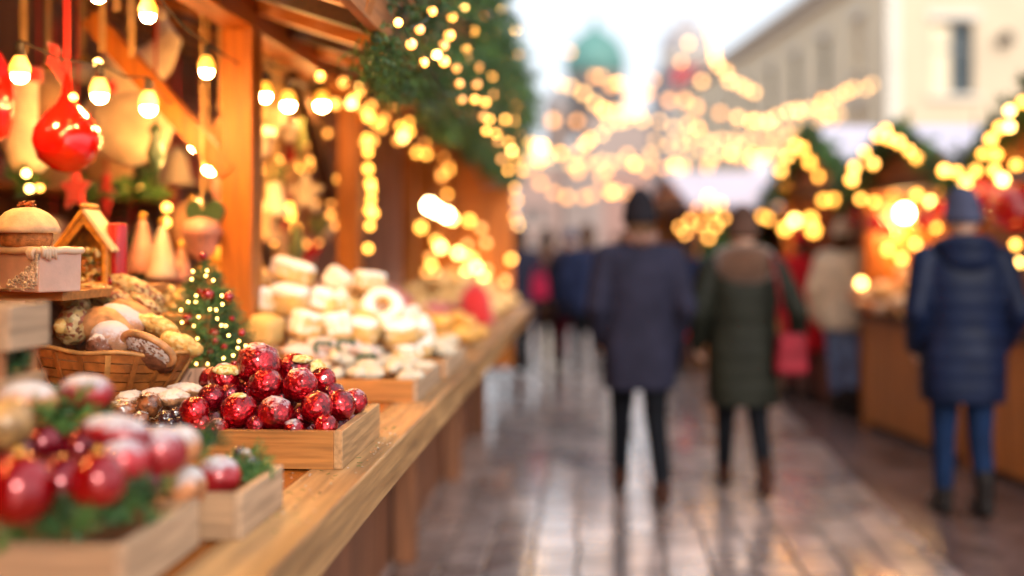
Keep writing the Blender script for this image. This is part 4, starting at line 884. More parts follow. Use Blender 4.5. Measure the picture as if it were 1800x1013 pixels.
for i in range(62):
    y = 3.6 + .058 * i; X = (-1.6 - 1.0 * R.random()) if i % 3 == 0 else min(-1.33, -.275 * y + R.uniform(-.2, .2)); q = R.choice((0, 1, 2, 2, 3, 4, 5, 6, 7)); z = R.uniform(1.46, 2.05); k = R.uniform(.7, 1.15); sh_ = R.choice(list(shapes) + ['star', 'heart'])
    if sh_ in shapes: o = MB().lathe([(r * k, h * k) for r, h in shapes[sh_]], 18).build('hanging_ornament', cols[q], None, smooth=True, loc=(X, y, z))
    elif sh_ == 'star': o = MB().prism([(math.sin(a * PI / 5) * (.095 if a % 2 == 0 else .042) * k, math.cos(a * PI / 5) * (.095 if a % 2 == 0 else .042) * k) for a in range(10)][::-1], .02, 0, RX(PI / 2)).build('hanging_ornament', cols[q], None, loc=(X, y, z), rz=R.uniform(-.6, .6), bevel=.004)
    else: o = MB().prism([(.075 * k * math.sin(a / 20 * 2 * PI) ** 3, .0047 * k * (13 * math.cos(a / 20 * 2 * PI) - 5 * math.cos(a / 10 * 2 * PI) - 2 * math.cos(a * .3 * PI) - math.cos(a * .4 * PI))) for a in range(20)][::-1], .025, 0, RX(PI / 2)).build('hanging_ornament', cols[q], None, loc=(X, y, z), rz=R.uniform(-.6, .6), bevel=.004)
    MB().box((0, 0, .05 + (2.5 - z) / 2), (.008, .002, 2.42 - z)).build('ribbon', red_v if i % 3 == 0 else tanr, o)
    tag(o, '%s %s hanging on a ribbon deep in the orange stall' % (names[q].split()[0] + ' ' + names[q].split()[1].replace('velvet', 'velvet').replace('jar', ''), sh_), 'ornament', 'ornaments hanging deep in the stall')
sprigs(['green fir tuft beneath the tan ornament', 'green fir tuft beside the gingerbread house gable', 'fir tuft between back shelf and the first post', 'fir tuft under the red teardrop'], [(230, 340, 4.3, .04), (160, 352, 4.1, .03), (265, 345, 4.3, .06), (40, 320, 3.7, .03)], 9, .09, .03, w=.003)

# crumbs, sugar and needles spilled on the counter: nobody could count them
b = MB()
for i in range(420):
    X = R.uniform(-1.0, -.50); Y = R.choice((R.uniform(1.75, 2.36), R.uniform(2.8, 3.4), R.uniform(1.9, 3.9))); g = R.uniform(.0006, .0022)
    if X < -.55 and 2.36 < Y < 2.84: X = R.uniform(-.53, -.49)
    b.sph((X, Y, 1.0 + g * .6), (g * 1.3, g, g * .7), 6, 4, mi=R.randrange(3))
for i in range(160):
    X = R.uniform(-.95, -.5); Y = R.uniform(1.8, 3.3); a = R.random() * 6.28; l = .012
    if X < -.53 and 2.36 < Y < 2.84: continue
    b.bar((X, Y, 1.0012), (X + l * math.cos(a), Y + l * math.sin(a), 1.0012), .0012, .0008, 3)
tag(b.build('crumbs', [sugn, wsw, past_b, fir_l]), kind='stuff')
# ---------------------------------------------------------------- right stalls
snowroof = mat('pale lavender snow-dusted roof', (.56, .52, .62), .6, var=.06, scale=3, bump=.3, bscale=15)
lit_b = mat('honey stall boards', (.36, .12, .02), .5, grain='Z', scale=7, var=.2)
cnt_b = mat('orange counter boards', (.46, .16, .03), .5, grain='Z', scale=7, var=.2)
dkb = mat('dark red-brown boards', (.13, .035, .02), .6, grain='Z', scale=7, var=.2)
def right_stall(label, A, B, depth, zc, zf, zr, cb=cnt_b, bw=lit_b, roofm=None, group='gabled stalls across the street', overhang=.07, gl=True):
    """A: far front corner on the ground, B: near front corner; the stall runs back to the right of A->B"""
    A = Vector((A[0], A[1], 0)); B = Vector((B[0], B[1], 0)); L = (B - A).length; u = (B - A).normalized(); v = Vector((-u.y, u.x, 0))
    if v.x < 0: v = -v
    rz = math.atan2(v.y, v.x)                                   # local +x = into the stall, local -y = towards B
    t = thing('gabled_stall', label, 'market stall', A, rz, group)
    sg = 1 if (Matrix.Rotation(rz, 3, 'Z') @ Vector((0, 1, 0))).dot(u) > 0 else -1
    Y = lambda k: sg * k
    mb = MB(); n = int(L / .17)
    for i in range(n): mb.box((.02, Y((i + .5) * L / n), .06 + (zc - .06) / 2), (.03, L / n - .006, zc - .07))
    mb.build('counter_front', cb, t)
    MB().box((.02 + .25, Y(L / 2), zc), (.62, L + .04, .05)).build('counter_top', wood_k, t, bevel=.006)
    MB().box((.06, Y(L / 2), .035), (.05, L, .07)).build('plinth', wood_k, t)
    for k in (.04, L - .04):
        MB().box((.05, Y(k), zf / 2), (.09, .09, zf)).build('post', wood_z, t, bevel=.005)
        MB().box((depth - .05, Y(k), zf / 2), (.09, .09, zf)).build('post', wood_z, t, bevel=.005)
    mb = MB(); n = int(L / .18)
    for i in range(n): mb.box((depth, Y((i + .5) * L / n), zf / 2), (.03, L / n - .006, zf))
    mb.build('back_wall', bw, t)
    for k in (.0, L): 
        mb = MB(); nn = int(depth / .18)
        for i in range(nn): mb.box(((i + .5) * depth / nn, Y(k), zc / 2 if k else zf / 2), (depth / nn - .006, .025, zc if k else zf))
        mb.build('side_wall', bw, t)
    MB().box((.05, Y(L / 2), zf + .04), (.1, L, .1)).build('header_beam', wood_k, t)
    # gable front and roof (ridge runs into the stall)
    vs = [(-.02, Y(0), zf + .06), (-.02, Y(L), zf + .06), (-.02, Y(L / 2), zr - .03), (.02, Y(0), zf + .06), (.02, Y(L), zf + .06), (.02, Y(L / 2), zr - .03)]
    MB().add(vs, [(0, 1, 2), (3, 5, 4), (0, 3, 4, 1), (1, 4, 5, 2), (2, 5, 3, 0)]).build('gable_board', mat('orange gable boards', (.38, .13, .04), .5, grain='Y', scale=8), t)
    e = .16
    for s in (0, 1):
        ye = -e if s == 0 else L + e; ze = zf + .06 - e * (zr - zf) / (L / 2)
        a = Vector((0, Y(L / 2), zr)); b = Vector((0, Y(ye), ze)); vs = []
        for x in (-overhang, depth + .2):
            for p, dz in ((a, 0), (b, 0), (b, .06), (a, .06)): vs.append((x, p.y, p.z + dz))
        MB().add(vs, [(0, 1, 2, 3), (7, 6, 5, 4), (0, 4, 5, 1), (1, 5, 6, 2), (2, 6, 7, 3), (3, 7, 4, 0)]).build('roof', roofm or snowroof, t)
    if not gl: return t, None, sg
    # garland along the gable edge
    Mw = T(*A) @ RZ(rz)
    g = MB(); pts = []
    for s in (0, 1):
        for i in range(26):
            k = i / 25; y = (L / 2) * (1 - k) + (-e if s == 0 else L + e) * k; z = zr * (1 - k) + (zf + .02 - .1) * k
            P = Vector((-overhang - .02, Y(y), z + .02))
            pts.append(P)
            for q in range(5): twig(g, P + rv(.045), Vector((R.uniform(-1, .3), R.uniform(-1, 1), R.uniform(-1, .6))), R.uniform(.09, .19), .2, .05, int(R.random() < .4), w=.008)
    o = g.build('fir_garland', [fir, fir_l], None, loc=A, rz=rz); tag(o, 'fir garland edging the gable of the ' + label.split(' with ')[0], 'garland', 'garlands on the gables')
    return t, Mw, sg
# three stalls on the right; corner points taken where their counters meet the ground
Aa = atz(1514, 750); Bb = atz(1800, 863); u0 = (Bb - Aa).normalized()
s1A = Aa; s1B = Aa + u0 * 1.75
lab1 = 'orange lit stall with a pale lavender roof beside the person in the navy coat'
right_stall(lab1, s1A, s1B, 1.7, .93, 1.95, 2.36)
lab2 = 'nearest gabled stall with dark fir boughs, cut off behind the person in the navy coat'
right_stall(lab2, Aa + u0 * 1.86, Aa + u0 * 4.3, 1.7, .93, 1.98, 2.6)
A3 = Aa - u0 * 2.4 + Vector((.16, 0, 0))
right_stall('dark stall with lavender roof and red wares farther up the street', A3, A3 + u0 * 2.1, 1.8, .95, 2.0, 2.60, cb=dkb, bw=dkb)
A4 = Aa - u0 * 6.6 + Vector((-.3, 0, 0))
right_stall('distant stall with pale roof next to the white canopies', A4, A4 + u0 * 2.3, 1.8, .95, 2.0, 2.45, cb=dkb, bw=cnt_b, gl=False)
# counter wares on the right
roast = mat('pinkish roasted wares', (.80, .42, .26), .5, var=.35, bump=.4)
for i in range(110):
    k = R.random(); h = R.random(); P = s1A + u0 * (.0 + 1.5 * k) + Vector((-.14 + .66 * h, 0, 0)); P.z = .98 + .03 + R.random() * (.12 + .34 * h)
    o = lump(1, i, .12, 14, 9, 2, .03, (.06, .055, .045)).build('pastry', [roast, whitec, heapm][i % 3], None, smooth=True, loc=P); tag(o, ['pinkish', 'cream', 'amber'][i % 3] + ' pastry in the heap on the orange lit stall counter', 'pastry', 'pastries heaped on the right stall')
for i in range(40):
    P = Aa + u0 * (1.95 + 2.0 * R.random()) + Vector((.15 + .4 * R.random(), 0, 0)); P.z = .99 + .12 * R.random()
    o = lump(1, i, .12, 14, 9, 2, .03, (.06, .055, .045)).build('pastry', [orp, heapm][i % 2], None, smooth=True, loc=P); tag(o, ['orange', 'amber'][i % 2] + ' pastry on the counter of the nearest gabled stall', 'pastry', 'pastries on the nearest gabled stall')
for i, (x, y, D, r, lb) in enumerate([(1507, 372, 9.4, 24, 'red lantern ball hanging at the far corner of the orange lit stall'), (1745, 350, 6.75, 30, 'red ball hanging under the nearest garland left of the big one'), (1785, 365, 6.45, 44, 'large red ball hanging at the nearest gabled stall'), (1712, 325, 7.0, 22, 'small red ball hanging at the valley between two gables'), (1405, 455, 11.5, 22, 'red ball hanging in the dark stall farther up the street'), (1440, 330, 12, 20, 'dull red ball below the lavender roof of the dark stall'), (1538, 392, 8.7, 17, 'small red ball hanging left of the round lamp in the orange lit stall'), (1560, 405, 8.6, 13, 'smallest red ball beside the round lamp'), (1628, 385, 7.9, 20, 'red ball hanging between the round lamp and the grey-blue hat'), (1650, 365, 7.75, 15, 'small red ball close to the near post of the orange lit stall')]):
    p = at(x, y, D); o = lump(1, i, .04, 20, 13, 2, .01, (r * D / F,) * 3).build('hanging_ball', MATS['glossy vermilion lacquer'], None, smooth=True, loc=p); MB().tube([(0, 0, r * D / F * .9), (0, 0, r * D / F + .4)], .004, 5).build('cord', sock, o); tag(o, lb, 'ornament')
for i, (x, y, D, r, lb) in enumerate([(1590, 375, 8.9, .06, 'round warm lamp glowing inside the orange lit stall'), (1772, 352, 7.4, .045, 'warm lamp inside the nearest gabled stall')]):
    t = thing('lamp', lb, 'lamp', at(x, y, D)); ball('globe', 'big', bulb_big, (0, 0, 0), r, t); MB().tube([(0, 0, r), (0, 0, .5)], .008, 6).build('cable', sock, t)
    pl = bpy.data.lights.new('lamp_light', 'POINT'); pl.energy = 13; pl.color = (1, .55, .2); pl.shadow_soft_size = r * 1.05; lo = bpy.data.objects.new('lamp_light', pl); C.objects.link(lo); lo.location = (0, 0, -r * 2.2); lo.parent = t
def pxs(label, L_, D, k='dim', r=.028, wire=True, sag=.08):
    out = []
    for q in L_:
        d = q[3] if len(q) > 3 else D; kk = q[2] if len(q) > 2 and q[2] else k
        out.append((at(q[0], q[1], d), r * R.uniform(.85, 1.1), kk))
    return light_string(label, out, wire, sag)
pxs('golden lights along the gable garland of the orange lit stall', [(1497, 316), (1502, 295), (1535, 288), (1520, 268), (1543, 240), (1557, 228), (1562, 243), (1580, 250), (1598, 265), (1612, 278), (1637, 287)], 7.65)
pxs('bright amber lights across the front of the orange lit stall', [(1513, 350), (1537, 355), (1603, 318, 'mid'), (1620, 312, 'mid'), (1636, 355, 'mid'), (1645, 400), (1668, 350)], 8.6)
pxs('amber lights at the valley between the two nearest gables', [(1682, 303), (1697, 325, 'mid'), (1715, 300), (1728, 272), (1750, 272), (1762, 316, 'mid'), (1733, 352)], 6.8)
pxs('vertical pair of yellow lights on the nearest garland at the picture edge', [(1775, 195, 'mid'), (1775, 223, 'mid'), (1798, 180)], 6.3, r=.024)
pxs('amber lights low beside the navy coat on the nearest stall', [(1785, 430), (1790, 462, 'mid'), (1765, 582), (1795, 560), (1790, 520)], 6.3, r=.024)
pxs('amber lights drooping before the dark stall roof', [(1378, 325), (1387, 298), (1417, 322), (1448, 352), (1467, 352), (1484, 352)], 11.2, r=.036)
pxs('cluster of orange lamps beside the person in the red coat', [(1397, 388, 'mid'), (1425, 385), (1414, 410, 'pale'), (1408, 428, 'mid'), (1380, 402), (1430, 405), (1402, 418, 'mid')], 11.0, r=.046)
pxs('warm light on the counter between beige and navy coats', [(1514, 498, 'mid')], 8.6, r=.03, wire=False)
pxs('amber lights under the white canopies', [(1340, 380), (1320, 392), (1350, 385), (1300, 350), (1360, 345), (1365, 360)], 13.5, r=.036)
# white canopies
def canopy(label, x0, x1, yt, yb, D, D2):
    c = at((x0 + x1) / 2, 436, (D + D2) / 2); c.z = 0; hw = (x1 - x0) / 2 * D / F; zt = at(0, yt, D).z; zb = at(0, yb, D).z; hd = (D2 - D) / 2
    t = thing('canopy_tent', label, 'tent', c, 0, 'white canopies over the street stalls'); m = mat('bluish white canopy', (.66, .74, .84), .6, var=.05)
    MB().add([(-hw, -hd, zb), (hw, -hd, zb), (hw, hd, zb), (-hw, hd, zb), (0, 0, zt)], [(0, 1, 4), (1, 2, 4), (2, 3, 4), (3, 0, 4)]).build('roof', m, t)
    for a, b in (((-hw, -hd), (hw, -hd)), ((hw, -hd), (hw, hd)), ((hw, hd), (-hw, hd)), ((-hw, hd), (-hw, -hd))):
        MB().add([(a[0], a[1], zb - .28), (b[0], b[1], zb - .28), (b[0], b[1], zb), (a[0], a[1], zb)], [(0, 1, 2, 3)]).build('valance', m, t)
    for sx in (-1, 1):
        for sy in (-1, 1): MB().box((sx * (hw - .05), sy * (hd - .05), zb / 2), (.06, .06, zb)).build('leg', mat('grey pole', (.3, .3, .3), .5), t)
canopy('bluish white canopy with pointed roof behind the woman in the olive coat', 1285, 1385, 262, 330, 14.5, 17)
canopy('smaller white canopy left of the pointed one', 1225, 1290, 312, 350, 17.5, 20)
# ---------------------------------------------------------------- fir tree in the street
def street_tree(label, x, D, H, Rr, foot=None):
    p = at(x, 436, D); p.z = 0; t = thing('fir_tree', label, 'fir tree', p); MB().tube([(0, 0, 0), (0, 0, H * .95)], [.09, .01], 8).build('trunk', bark, t); b = MB()
    for i in range(420):
        k = R.random() ** .8; z = .35 + (H - .4) * k; r = Rr * (1 - k) ** .8 + .04; q = R.random() * 6.28; d = Vector((math.cos(q), math.sin(q), R.uniform(-.35, .15)))
        twig(b, Vector((0, 0, z)) + d * r * .35, d, r * R.uniform(.5, .75), .10, .10, int(R.random() < .4), w=.015)
    b.build('crown', [fir, fir_l], t); return p
street_tree('lit fir tree between the walking couple and the canopies', 1248, 14.0, 2.3, .62)
street_tree('second fir tree standing behind the couple', 1330, 15.5, 2.1, .5)
pxs('golden lights wound round the fir tree behind the couple', [(1245, 345), (1228, 362), (1252, 372), (1266, 358), (1212, 388), (1232, 396), (1258, 398), (1272, 384), (1205, 412), (1246, 418), (1284, 408), (1195, 400)], 13.2, r=.032)
# ---------------------------------------------------------------- swags over the street
def swag(label, ctrl, n, k='pale', r=.045, jit=3):
    out = []; m = len(ctrl) - 1
    for i in range(n):
        f = i / (n - 1) * m; a = min(int(f), m - 1); q = f - a; A_, B_ = ctrl[a], ctrl[a + 1]; sg = 4 * q * (1 - q) * (A_[3] if len(A_) > 3 else 0)
        out.append((at(A_[0] + (B_[0] - A_[0]) * q + R.uniform(-jit, jit), A_[1] + (B_[1] - A_[1]) * q + sg + R.uniform(-jit, jit), A_[2] + (B_[2] - A_[2]) * q), r * R.uniform(.8, 1.1), k if R.random() < .85 else 'dim'))
    light_string(label, out, sag=.02, group='festoons strung over the street')
swag('festoon rising from the left stalls to the middle of the street', [(925, 285, 14), (1010, 268, 15), (1070, 222, 16), (1125, 200, 17)], 13, 'gold', .042, 5)
swag('festoon slanting down from the green dome towards the right buildings', [(985, 145, 19), (1060, 192, 19), (1130, 208, 19, 6), (1230, 222, 18)], 13, 'gold', .05, 5)
swag('long festoon reaching the corner of the tall cream building', [(1300, 212, 17, 8), (1390, 195, 18, 6), (1460, 175, 20), (1530, 150, 24)], 17, 'gold', .05, 5)
swag('lowest broad festoon over the crowd in the middle of the street', [(1010, 285, 14, 10), (1180, 262, 14, 10), (1390, 272, 13)], 20, 'pale', .04, 9)
swag('festoon hanging in a deep curve before the church arch', [(930, 300, 18, 30), (1090, 330, 18, 25), (1215, 325, 17)], 15, 'faint', .06, 8)
swag('festoon over the middle of the street just above the lowest one', [(1150, 250, 15, 6), (1280, 240, 15, 6), (1400, 222, 15)], 16, 'pale', .042, 9)
swag('steep light chain climbing above the red banner', [(1232, -6, 17), (1245, 62, 17), (1256, 105, 17), (1285, 140, 17), (1325, 165, 17)], 13, 'gold', .045, 4)
swag('sparse pale lights beside the steep light chain', [(1238, 10, 18), (1210, 75, 18), (1197, 108, 18), (1233, 142, 18)], 4, 'gold', .042, 1)
swag('sparse pale lights before the drum of the green dome', [(1000, 92, 20), (1055, 135, 20), (1085, 145, 20), (1148, 140, 20)], 4, 'faint', .06, 2)
swag('sparse salmon lights in front of the church towers', [(972, 213, 20), (1035, 213, 20), (1130, 165, 20)], 4, 'faint', .07, 2)
swag('festoon end hanging straight down at the corner of the tall cream building', [(1468, 185, 19), (1462, 240, 19)], 5, 'pale', .042)
swag('dense light knot where the festoons cross over the street', [(1190, 245, 15), (1290, 235, 15), (1350, 270, 15, 3), (1375, 235, 15)], 12, 'pale', .042, 14)
swag('golden chain sloping down to the canopies', [(1190, 300, 16), (1205, 322, 16), (1212, 335, 16)], 5, 'pale', .05, 5)
swag('pale chain crossing high between dome and red banner', [(1040, 130, 21), (1110, 165, 21), (1190, 175, 20), (1265, 190, 20)], 8, 'faint', .07, 10)
swag('golden chain over the lavender roofs', [(1400, 230, 14), (1440, 215, 15), (1480, 205, 16)], 7, 'pale', .045, 12)
swag('broad scatter of amber lights under the crossing festoons', [(1000, 300, 17), (1100, 290, 17), (1240, 280, 17), (1330, 300, 16)], 14, 'faint', .055, 18)
swag('bright lights at the street end of the left garland', [(925, 262, 14), (945, 262, 14)], 4, 'mid', .05, 8)
for lb, L_, D_ in (('golden lights on the garland of the dark stall up the street', [(1372, 300), (1384, 275), (1398, 255), (1410, 262), (1424, 285), (1440, 310), (1456, 335)], 10.3),
                   ('orange lights along the inner beam of the orange lit stall', [(1545, 330), (1568, 335), (1612, 342), (1655, 330), (1678, 345)], 8.9),
                   ('amber lights over the wares of the orange lit stall', [(1560, 440), (1585, 455), (1610, 430), (1640, 445), (1600, 480)], 8.9),
                   ('amber lights along the nearest garland close to the grey-blue hat', [(1742, 245), (1758, 225), (1700, 318), (1660, 300), (1748, 300), (1786, 290)], 6.5)):
    pxs(lb, L_, D_, 'dim', .028 if D_ < 10 else .034)

# ---------------------------------------------------------------- buildings
plaster = mat('warm cream plaster', (.68, .55, .39), .85, var=.04, scale=1.2, bump=.2, bscale=8)
plaster2 = mat('pale yellow plaster', (.90, .76, .54), .85, var=.05, scale=1.2, bump=.2, bscale=8)
stone = mat('pale pinkish stone', (.36, .28, .25), .85, var=.08, scale=.5, bump=.2, bscale=5)
greyst = mat('greyish stone', (.30, .28, .28), .85, var=.1, scale=.5, bump=.2, bscale=5)
trim = mat('white stone trim', (.78, .72, .62), .8, var=.04, scale=2)
glass = mat('grey window glass', (.07, .09, .10), .6, var=.2, scale=2, bump=0, spec=.15)
fram = mat('grey window frame', (.22, .23, .23), .6)
def building(name, label, P0, P1, H, depth, m, wins, cornice=True, roof=None, base=True, cat='building', back=None):
    """facade runs P0->P1 on the ground (outside is the left-hand side when walking P0->P1... decided by 'back'); wins: (u0,u1,z0,z1)"""
    P0 = Vector((P0[0], P0[1], 0)); P1 = Vector((P1[0], P1[1], 0)); L = (P1 - P0).length; u = (P1 - P0).normalized()
    rz = math.atan2(u.y, u.x); n = Vector((-u.y, u.x, 0)); sgn = 1 if n.dot(Vector(back)) > 0 else -1       # +y*sgn = inside
    t = thing(name, label, cat, P0, rz)
    xs = sorted(set([0, L] + [q for w in wins for q in w[:2]])); zs = sorted(set([0, H] + [q for w in wins for q in w[2:4]]))
    mb = MB()
    for i in range(len(xs) - 1):
        for j in range(len(zs) - 1):
            xc, zc = (xs[i] + xs[i + 1]) / 2, (zs[j] + zs[j + 1]) / 2
            if any(w[0] < xc < w[1] and w[2] < zc < w[3] for w in wins): continue
            mb.add([(xs[i], 0, zs[j]), (xs[i + 1], 0, zs[j]), (xs[i + 1], 0, zs[j + 1]), (xs[i], 0, zs[j + 1])], [(0, 1, 2, 3)])
    d = .22 * sgn
    for w in wins:
        a, b, c, e = w[:4]
        mb.add([(a, 0, c), (b, 0, c), (b, 0, e), (a, 0, e), (a, d, c), (b, d, c), (b, d, e), (a, d, e)], [(0, 4, 5, 1), (1, 5, 6, 2), (2, 6, 7, 3), (3, 7, 4, 0)])
    D_ = depth * sgn
    mb.add([(0, 0, 0), (L, 0, 0), (L, D_, 0), (0, D_, 0), (0, 0, H), (L, 0, H), (L, D_, H), (0, D_, H)], [(1, 2, 6, 5), (2, 3, 7, 6), (3, 0, 4, 7), (4, 5, 6, 7)])
    mb.build('wall', m, t)
    for w in wins:
        a, b, c, e = w[:4]; f = MB(); k = .05; y = d * .75
        f.box(((a + b) / 2, y, c + k / 2), (b - a, .06, k)); f.box(((a + b) / 2, y, e - k / 2), (b - a, .06, k)); f.box((a + k / 2, y, (c + e) / 2), (k, .06, e - c - 2 * k)); f.box((b - k / 2, y, (c + e) / 2), (k, .06, e - c - 2 * k))
        f.box(((a + b) / 2, y, (c + e) / 2), (.05, .05, e - c - 2 * k)); f.box(((a + b) / 2, y, c + (e - c) * .62), (b - a - 2 * k, .045, .05))
        fo = f.build('window', fram, t)
        MB().add([(a, d * .9, c), (b, d * .9, c), (b, d * .9, e), (a, d * .9, e)], [(0, 1, 2, 3)]).build('pane', glass, fo)
        MB().box(((a + b) / 2, -.05 * sgn, c - .08), (b - a + .3, .14, .12)).build('sill', trim, fo)
        if len(w) > 4:
            MB().box(((a + b) / 2, -.03 * sgn, e + .14), (b - a + .35, .1, .22)).build('lintel', trim, fo)
    if cornice:
        mb = MB(); mb.box((L / 2, -.12 * sgn, H - .15), (L + .3, .3, .3)); mb.box((L / 2, -.22 * sgn, H + .08), (L + .5, .55, .16)); mb.build('cornice', trim, t)
    if roof: 
        mb = MB(); rh = roof[0]; mb.add([(-.2, -.3 * sgn, H + .17), (L + .2, -.3 * sgn, H + .17), (L + .2, D_, H + .17), (-.2, D_, H + .17), (1, D_ / 2, H + rh), (L - 1, D_ / 2, H + rh)], [(0, 1, 5, 4), (2, 3, 4, 5), (1, 2, 5), (3, 0, 4)]); mb.build('roof', roof[1], t)
    return t
# tall cream building facing the street: frontal wall with corner at px 1558
C0 = at(1558, 436, 30); C1 = C0 + RT * 11 
s30 = 30 / F
building('corner_building', 'tall cream plastered building with a grey window, rising over the lavender stall roof', C0, C1, 15, 8, plaster,
         [((1640 - 1558) * s30, (1712 - 1558) * s30, CZ + (436 - 166) * s30, CZ + (436 - 36) * s30, 1), ((1640 - 1558) * s30, (1712 - 1558) * s30, 1.2, 3.0, 1), ((1640 - 1558) * s30, (1712 - 1558) * s30, 9.8, 11.6, 1), (5.2, 6.0, CZ + 280 * s30, CZ + 392 * s30, 1), (5.2, 6.0, 9.8, 11.6, 1)], back=(0, 1, 0))
t = thing('wall_lamp', 'dark round wall lamp on the cream wall right of the grey window', 'lamp', at(1770, 67, 29.8))
MB().lathe([(.02, -.2), (.16, -.14), (.2, 0), (.14, .12), (.04, .2)], 20).build('body', mat('dark brown iron', (.06, .04, .035), .5), t, smooth=True); MB().bar((0, 0, 0), (0, .3, .05), .04, .04).build('bracket', sock, t)
MB().box((.15, -.06, 7.5), (.34, .14, 15)).build('corner_pilaster', trim, None, loc=C0, rz=TH)
tag(bpy.data.objects['corner_pilaster'], 'bright white stone corner strip of the tall cream building', 'pilaster')
bpy.data.objects['corner_pilaster'].parent = bpy.data.objects['corner_building']; bpy.data.objects['corner_pilaster'].location = (0, 0, 0); bpy.data.objects['corner_pilaster'].rotation_euler = (0, 0, 0)
for k in ('label', 'category'): del bpy.data.objects['corner_pilaster'][k]
# receding building with the slanting cornice
cd = Vector((-100 / F, 1, 0)); dirw = (RT * cd.x + FW * cd.y).normalized()
Q0 = at(1556, 436, 30.1); Q0.z = 0; Q1 = Q0 + dirw * 28
wn_ = []
for i in range(9):
    for z in (1.2, 4.1, 6.7): wn_.append((1.6 + i * 3.0, 2.35 + i * 3.0, z, z + 1.6, 1))
building('receding_building', 'long cream building with heavy cornice receding along the street', Q0, Q1, 9.7, 9, plaster2, wn_, back=(1, 0, 0), roof=(2.4, greyst))
def at0(x, D): p = at(x, 436, D); p.z = 0; return p
# left facade hidden by the eave garland, added to block sky and shade the street
wl = [(1.5 + i * 3, 2.5 + i * 3, z, z + 1.8) for i in range(20) for z in (1.2, 4.4, 7.6)]
building('sky_block_building', 'long pinkish facade added behind the orange stall to block sky, hidden by the fir garland', (-5.2, -8), (-5.2, 54), 13, 8, stone, wl, back=(-1, 0, 0))
# grey building with red banner at px 1180-1300
b0 = at0(1172, 80); b1 = at0(1345, 80); sB = 80 / F
building('grey_building', 'grey stone building at the street end with a dark red banner and dome', b0, b1, CZ + (436 - 100) * sB, 10, greyst, [((x - 1172) * sB, (x - 1172 + 22) * sB, CZ + (436 - y) * sB, CZ + (436 - y + 40) * sB) for x in (1190, 1235, 1280) for y in (360, 290, 225)], back=(0, 1, 0))
t = bpy.data.objects['grey_building']; cdm = mat('dark slate dome', (.42, .38, .38), .6)
MB().lathe([(1.9, 0), (2.0, 1.2), (1.7, 2.2), (1.0, 3.0), (.3, 3.5), (.1, 4)], 24, c=(1.9, 3, CZ + 336 * sB)).build('dome', cdm, t, smooth=True)
o = MB().box((0, 0, 0), (4.6, .1, 1.7)).build('banner', mat('dark red banner cloth', (.50, .03, .05), .8), None, loc=at(1240, 138, 79)); tag(o, 'dark red banner spanning the front of the grey building', 'banner')
# church with green dome
def church():
    D = 120; s = D / F; p = at0(1060, D + 8); t = thing('church', 'pale church with large green copper dome, small side turrets and dark arched door', 'church', p, TH)
    z = lambda y: CZ + (436 - y) * s; X = lambda x: (x - 1060) * s
    gd = mat('green copper dome', (.11, .27, .24), .55, var=.12, scale=.4)
    b = MB(); b.box(((X(985) + X(1180)) / 2, 0, z(255) / 2), (X(1180) - X(985), 14, z(255)), ); b.build('nave', stone, t)
    MB().box((X(1075), -2, z(200) / 2), (X(1130) - X(1020), 12, z(200))).build('central_block', stone, t)
    cx = X(1045)
    MB().lathe([(3.1, z(225)), (3.1, z(120)), (3.35, z(118)), (3.4, z(112))], 32, c=(cx, 0, 0)).build('drum', stone, t, smooth=True)
    MB().lathe([(3.4, z(114)), (3.65, z(100)), (3.6, z(85)), (3.25, z(65)), (2.7, z(50)), (1.9, z(38)), (.9, z(29)), (.5, z(26)), (.4, z(8)), (.1, z(5)), (.06, z(-12))], 36, c=(cx, 0, 0)).build('dome', gd, t, smooth=True)
    for k in range(8):
        q = k * PI / 4; MB().box((cx + 3.12 * math.cos(q), 3.12 * math.sin(q), (z(190) + z(130)) / 2), (.7, .7, (z(130) - z(190)))).build('drum_window', glass, t)
    for x, y in ((972, 190), (1160, 225), (1195, 250)):
        MB().lathe([(1.5, 0), (1.5, z(y)), (1.75, z(y) + .3)], 20, c=(X(x), -4, 0)).build('turret', stone, t, smooth=True); MB().lathe([(1.6, z(y) + .3), (1.7, z(y) + 1), (1.0, z(y) + 2.2), (.1, z(y) + 3.6)], 20, c=(X(x), -4, 0)).build('turret_dome', greyst, t, smooth=True)
    MB().box((X(1105), -8.05, z(300) / 2 ), (X(1160) - X(1050), .3, z(300))).build('porch_wall', mat('pinkish porch stone', (.38, .22, .18), .8), t)
    pts = [(X(1100), 0), (X(1142), 0), (X(1142), z(375))] + [(X(1121) + 1.33 * math.cos(a * PI / 10), z(375) + 1.9 * math.sin(a * PI / 10)) for a in range(11)] + [(X(1100), z(375))]
    b = MB(); b.add([(x, -8.25, zz) for x, zz in pts], [tuple(range(len(pts)))]); b.build('arched_door', mat('dark doorway', (.05, .04, .05), .6), t)
church()
building('far_left_building', 'pinkish house at the left of the street end below the church', at0(905, 90), at0(985, 90), CZ + 150 * 90 / F, 8, mat('rosy plaster', (.40, .27, .23), .85), [(.5 + i * 1.3, 1.2 + i * 1.3, z, z + 1.4) for i in range(2) for z in (1, 3.5)], back=(0, 1, 0))
building('street_end_building', 'wide pale building closing the end of the street', at0(1125, 140), at0(1480, 130), 13, 9, stone, [(1 + i * 2.6, 2.2 + i * 2.6, z, z + 2) for i in range(9) for z in (1, 4.6, 8)], back=(0, 1, 0))
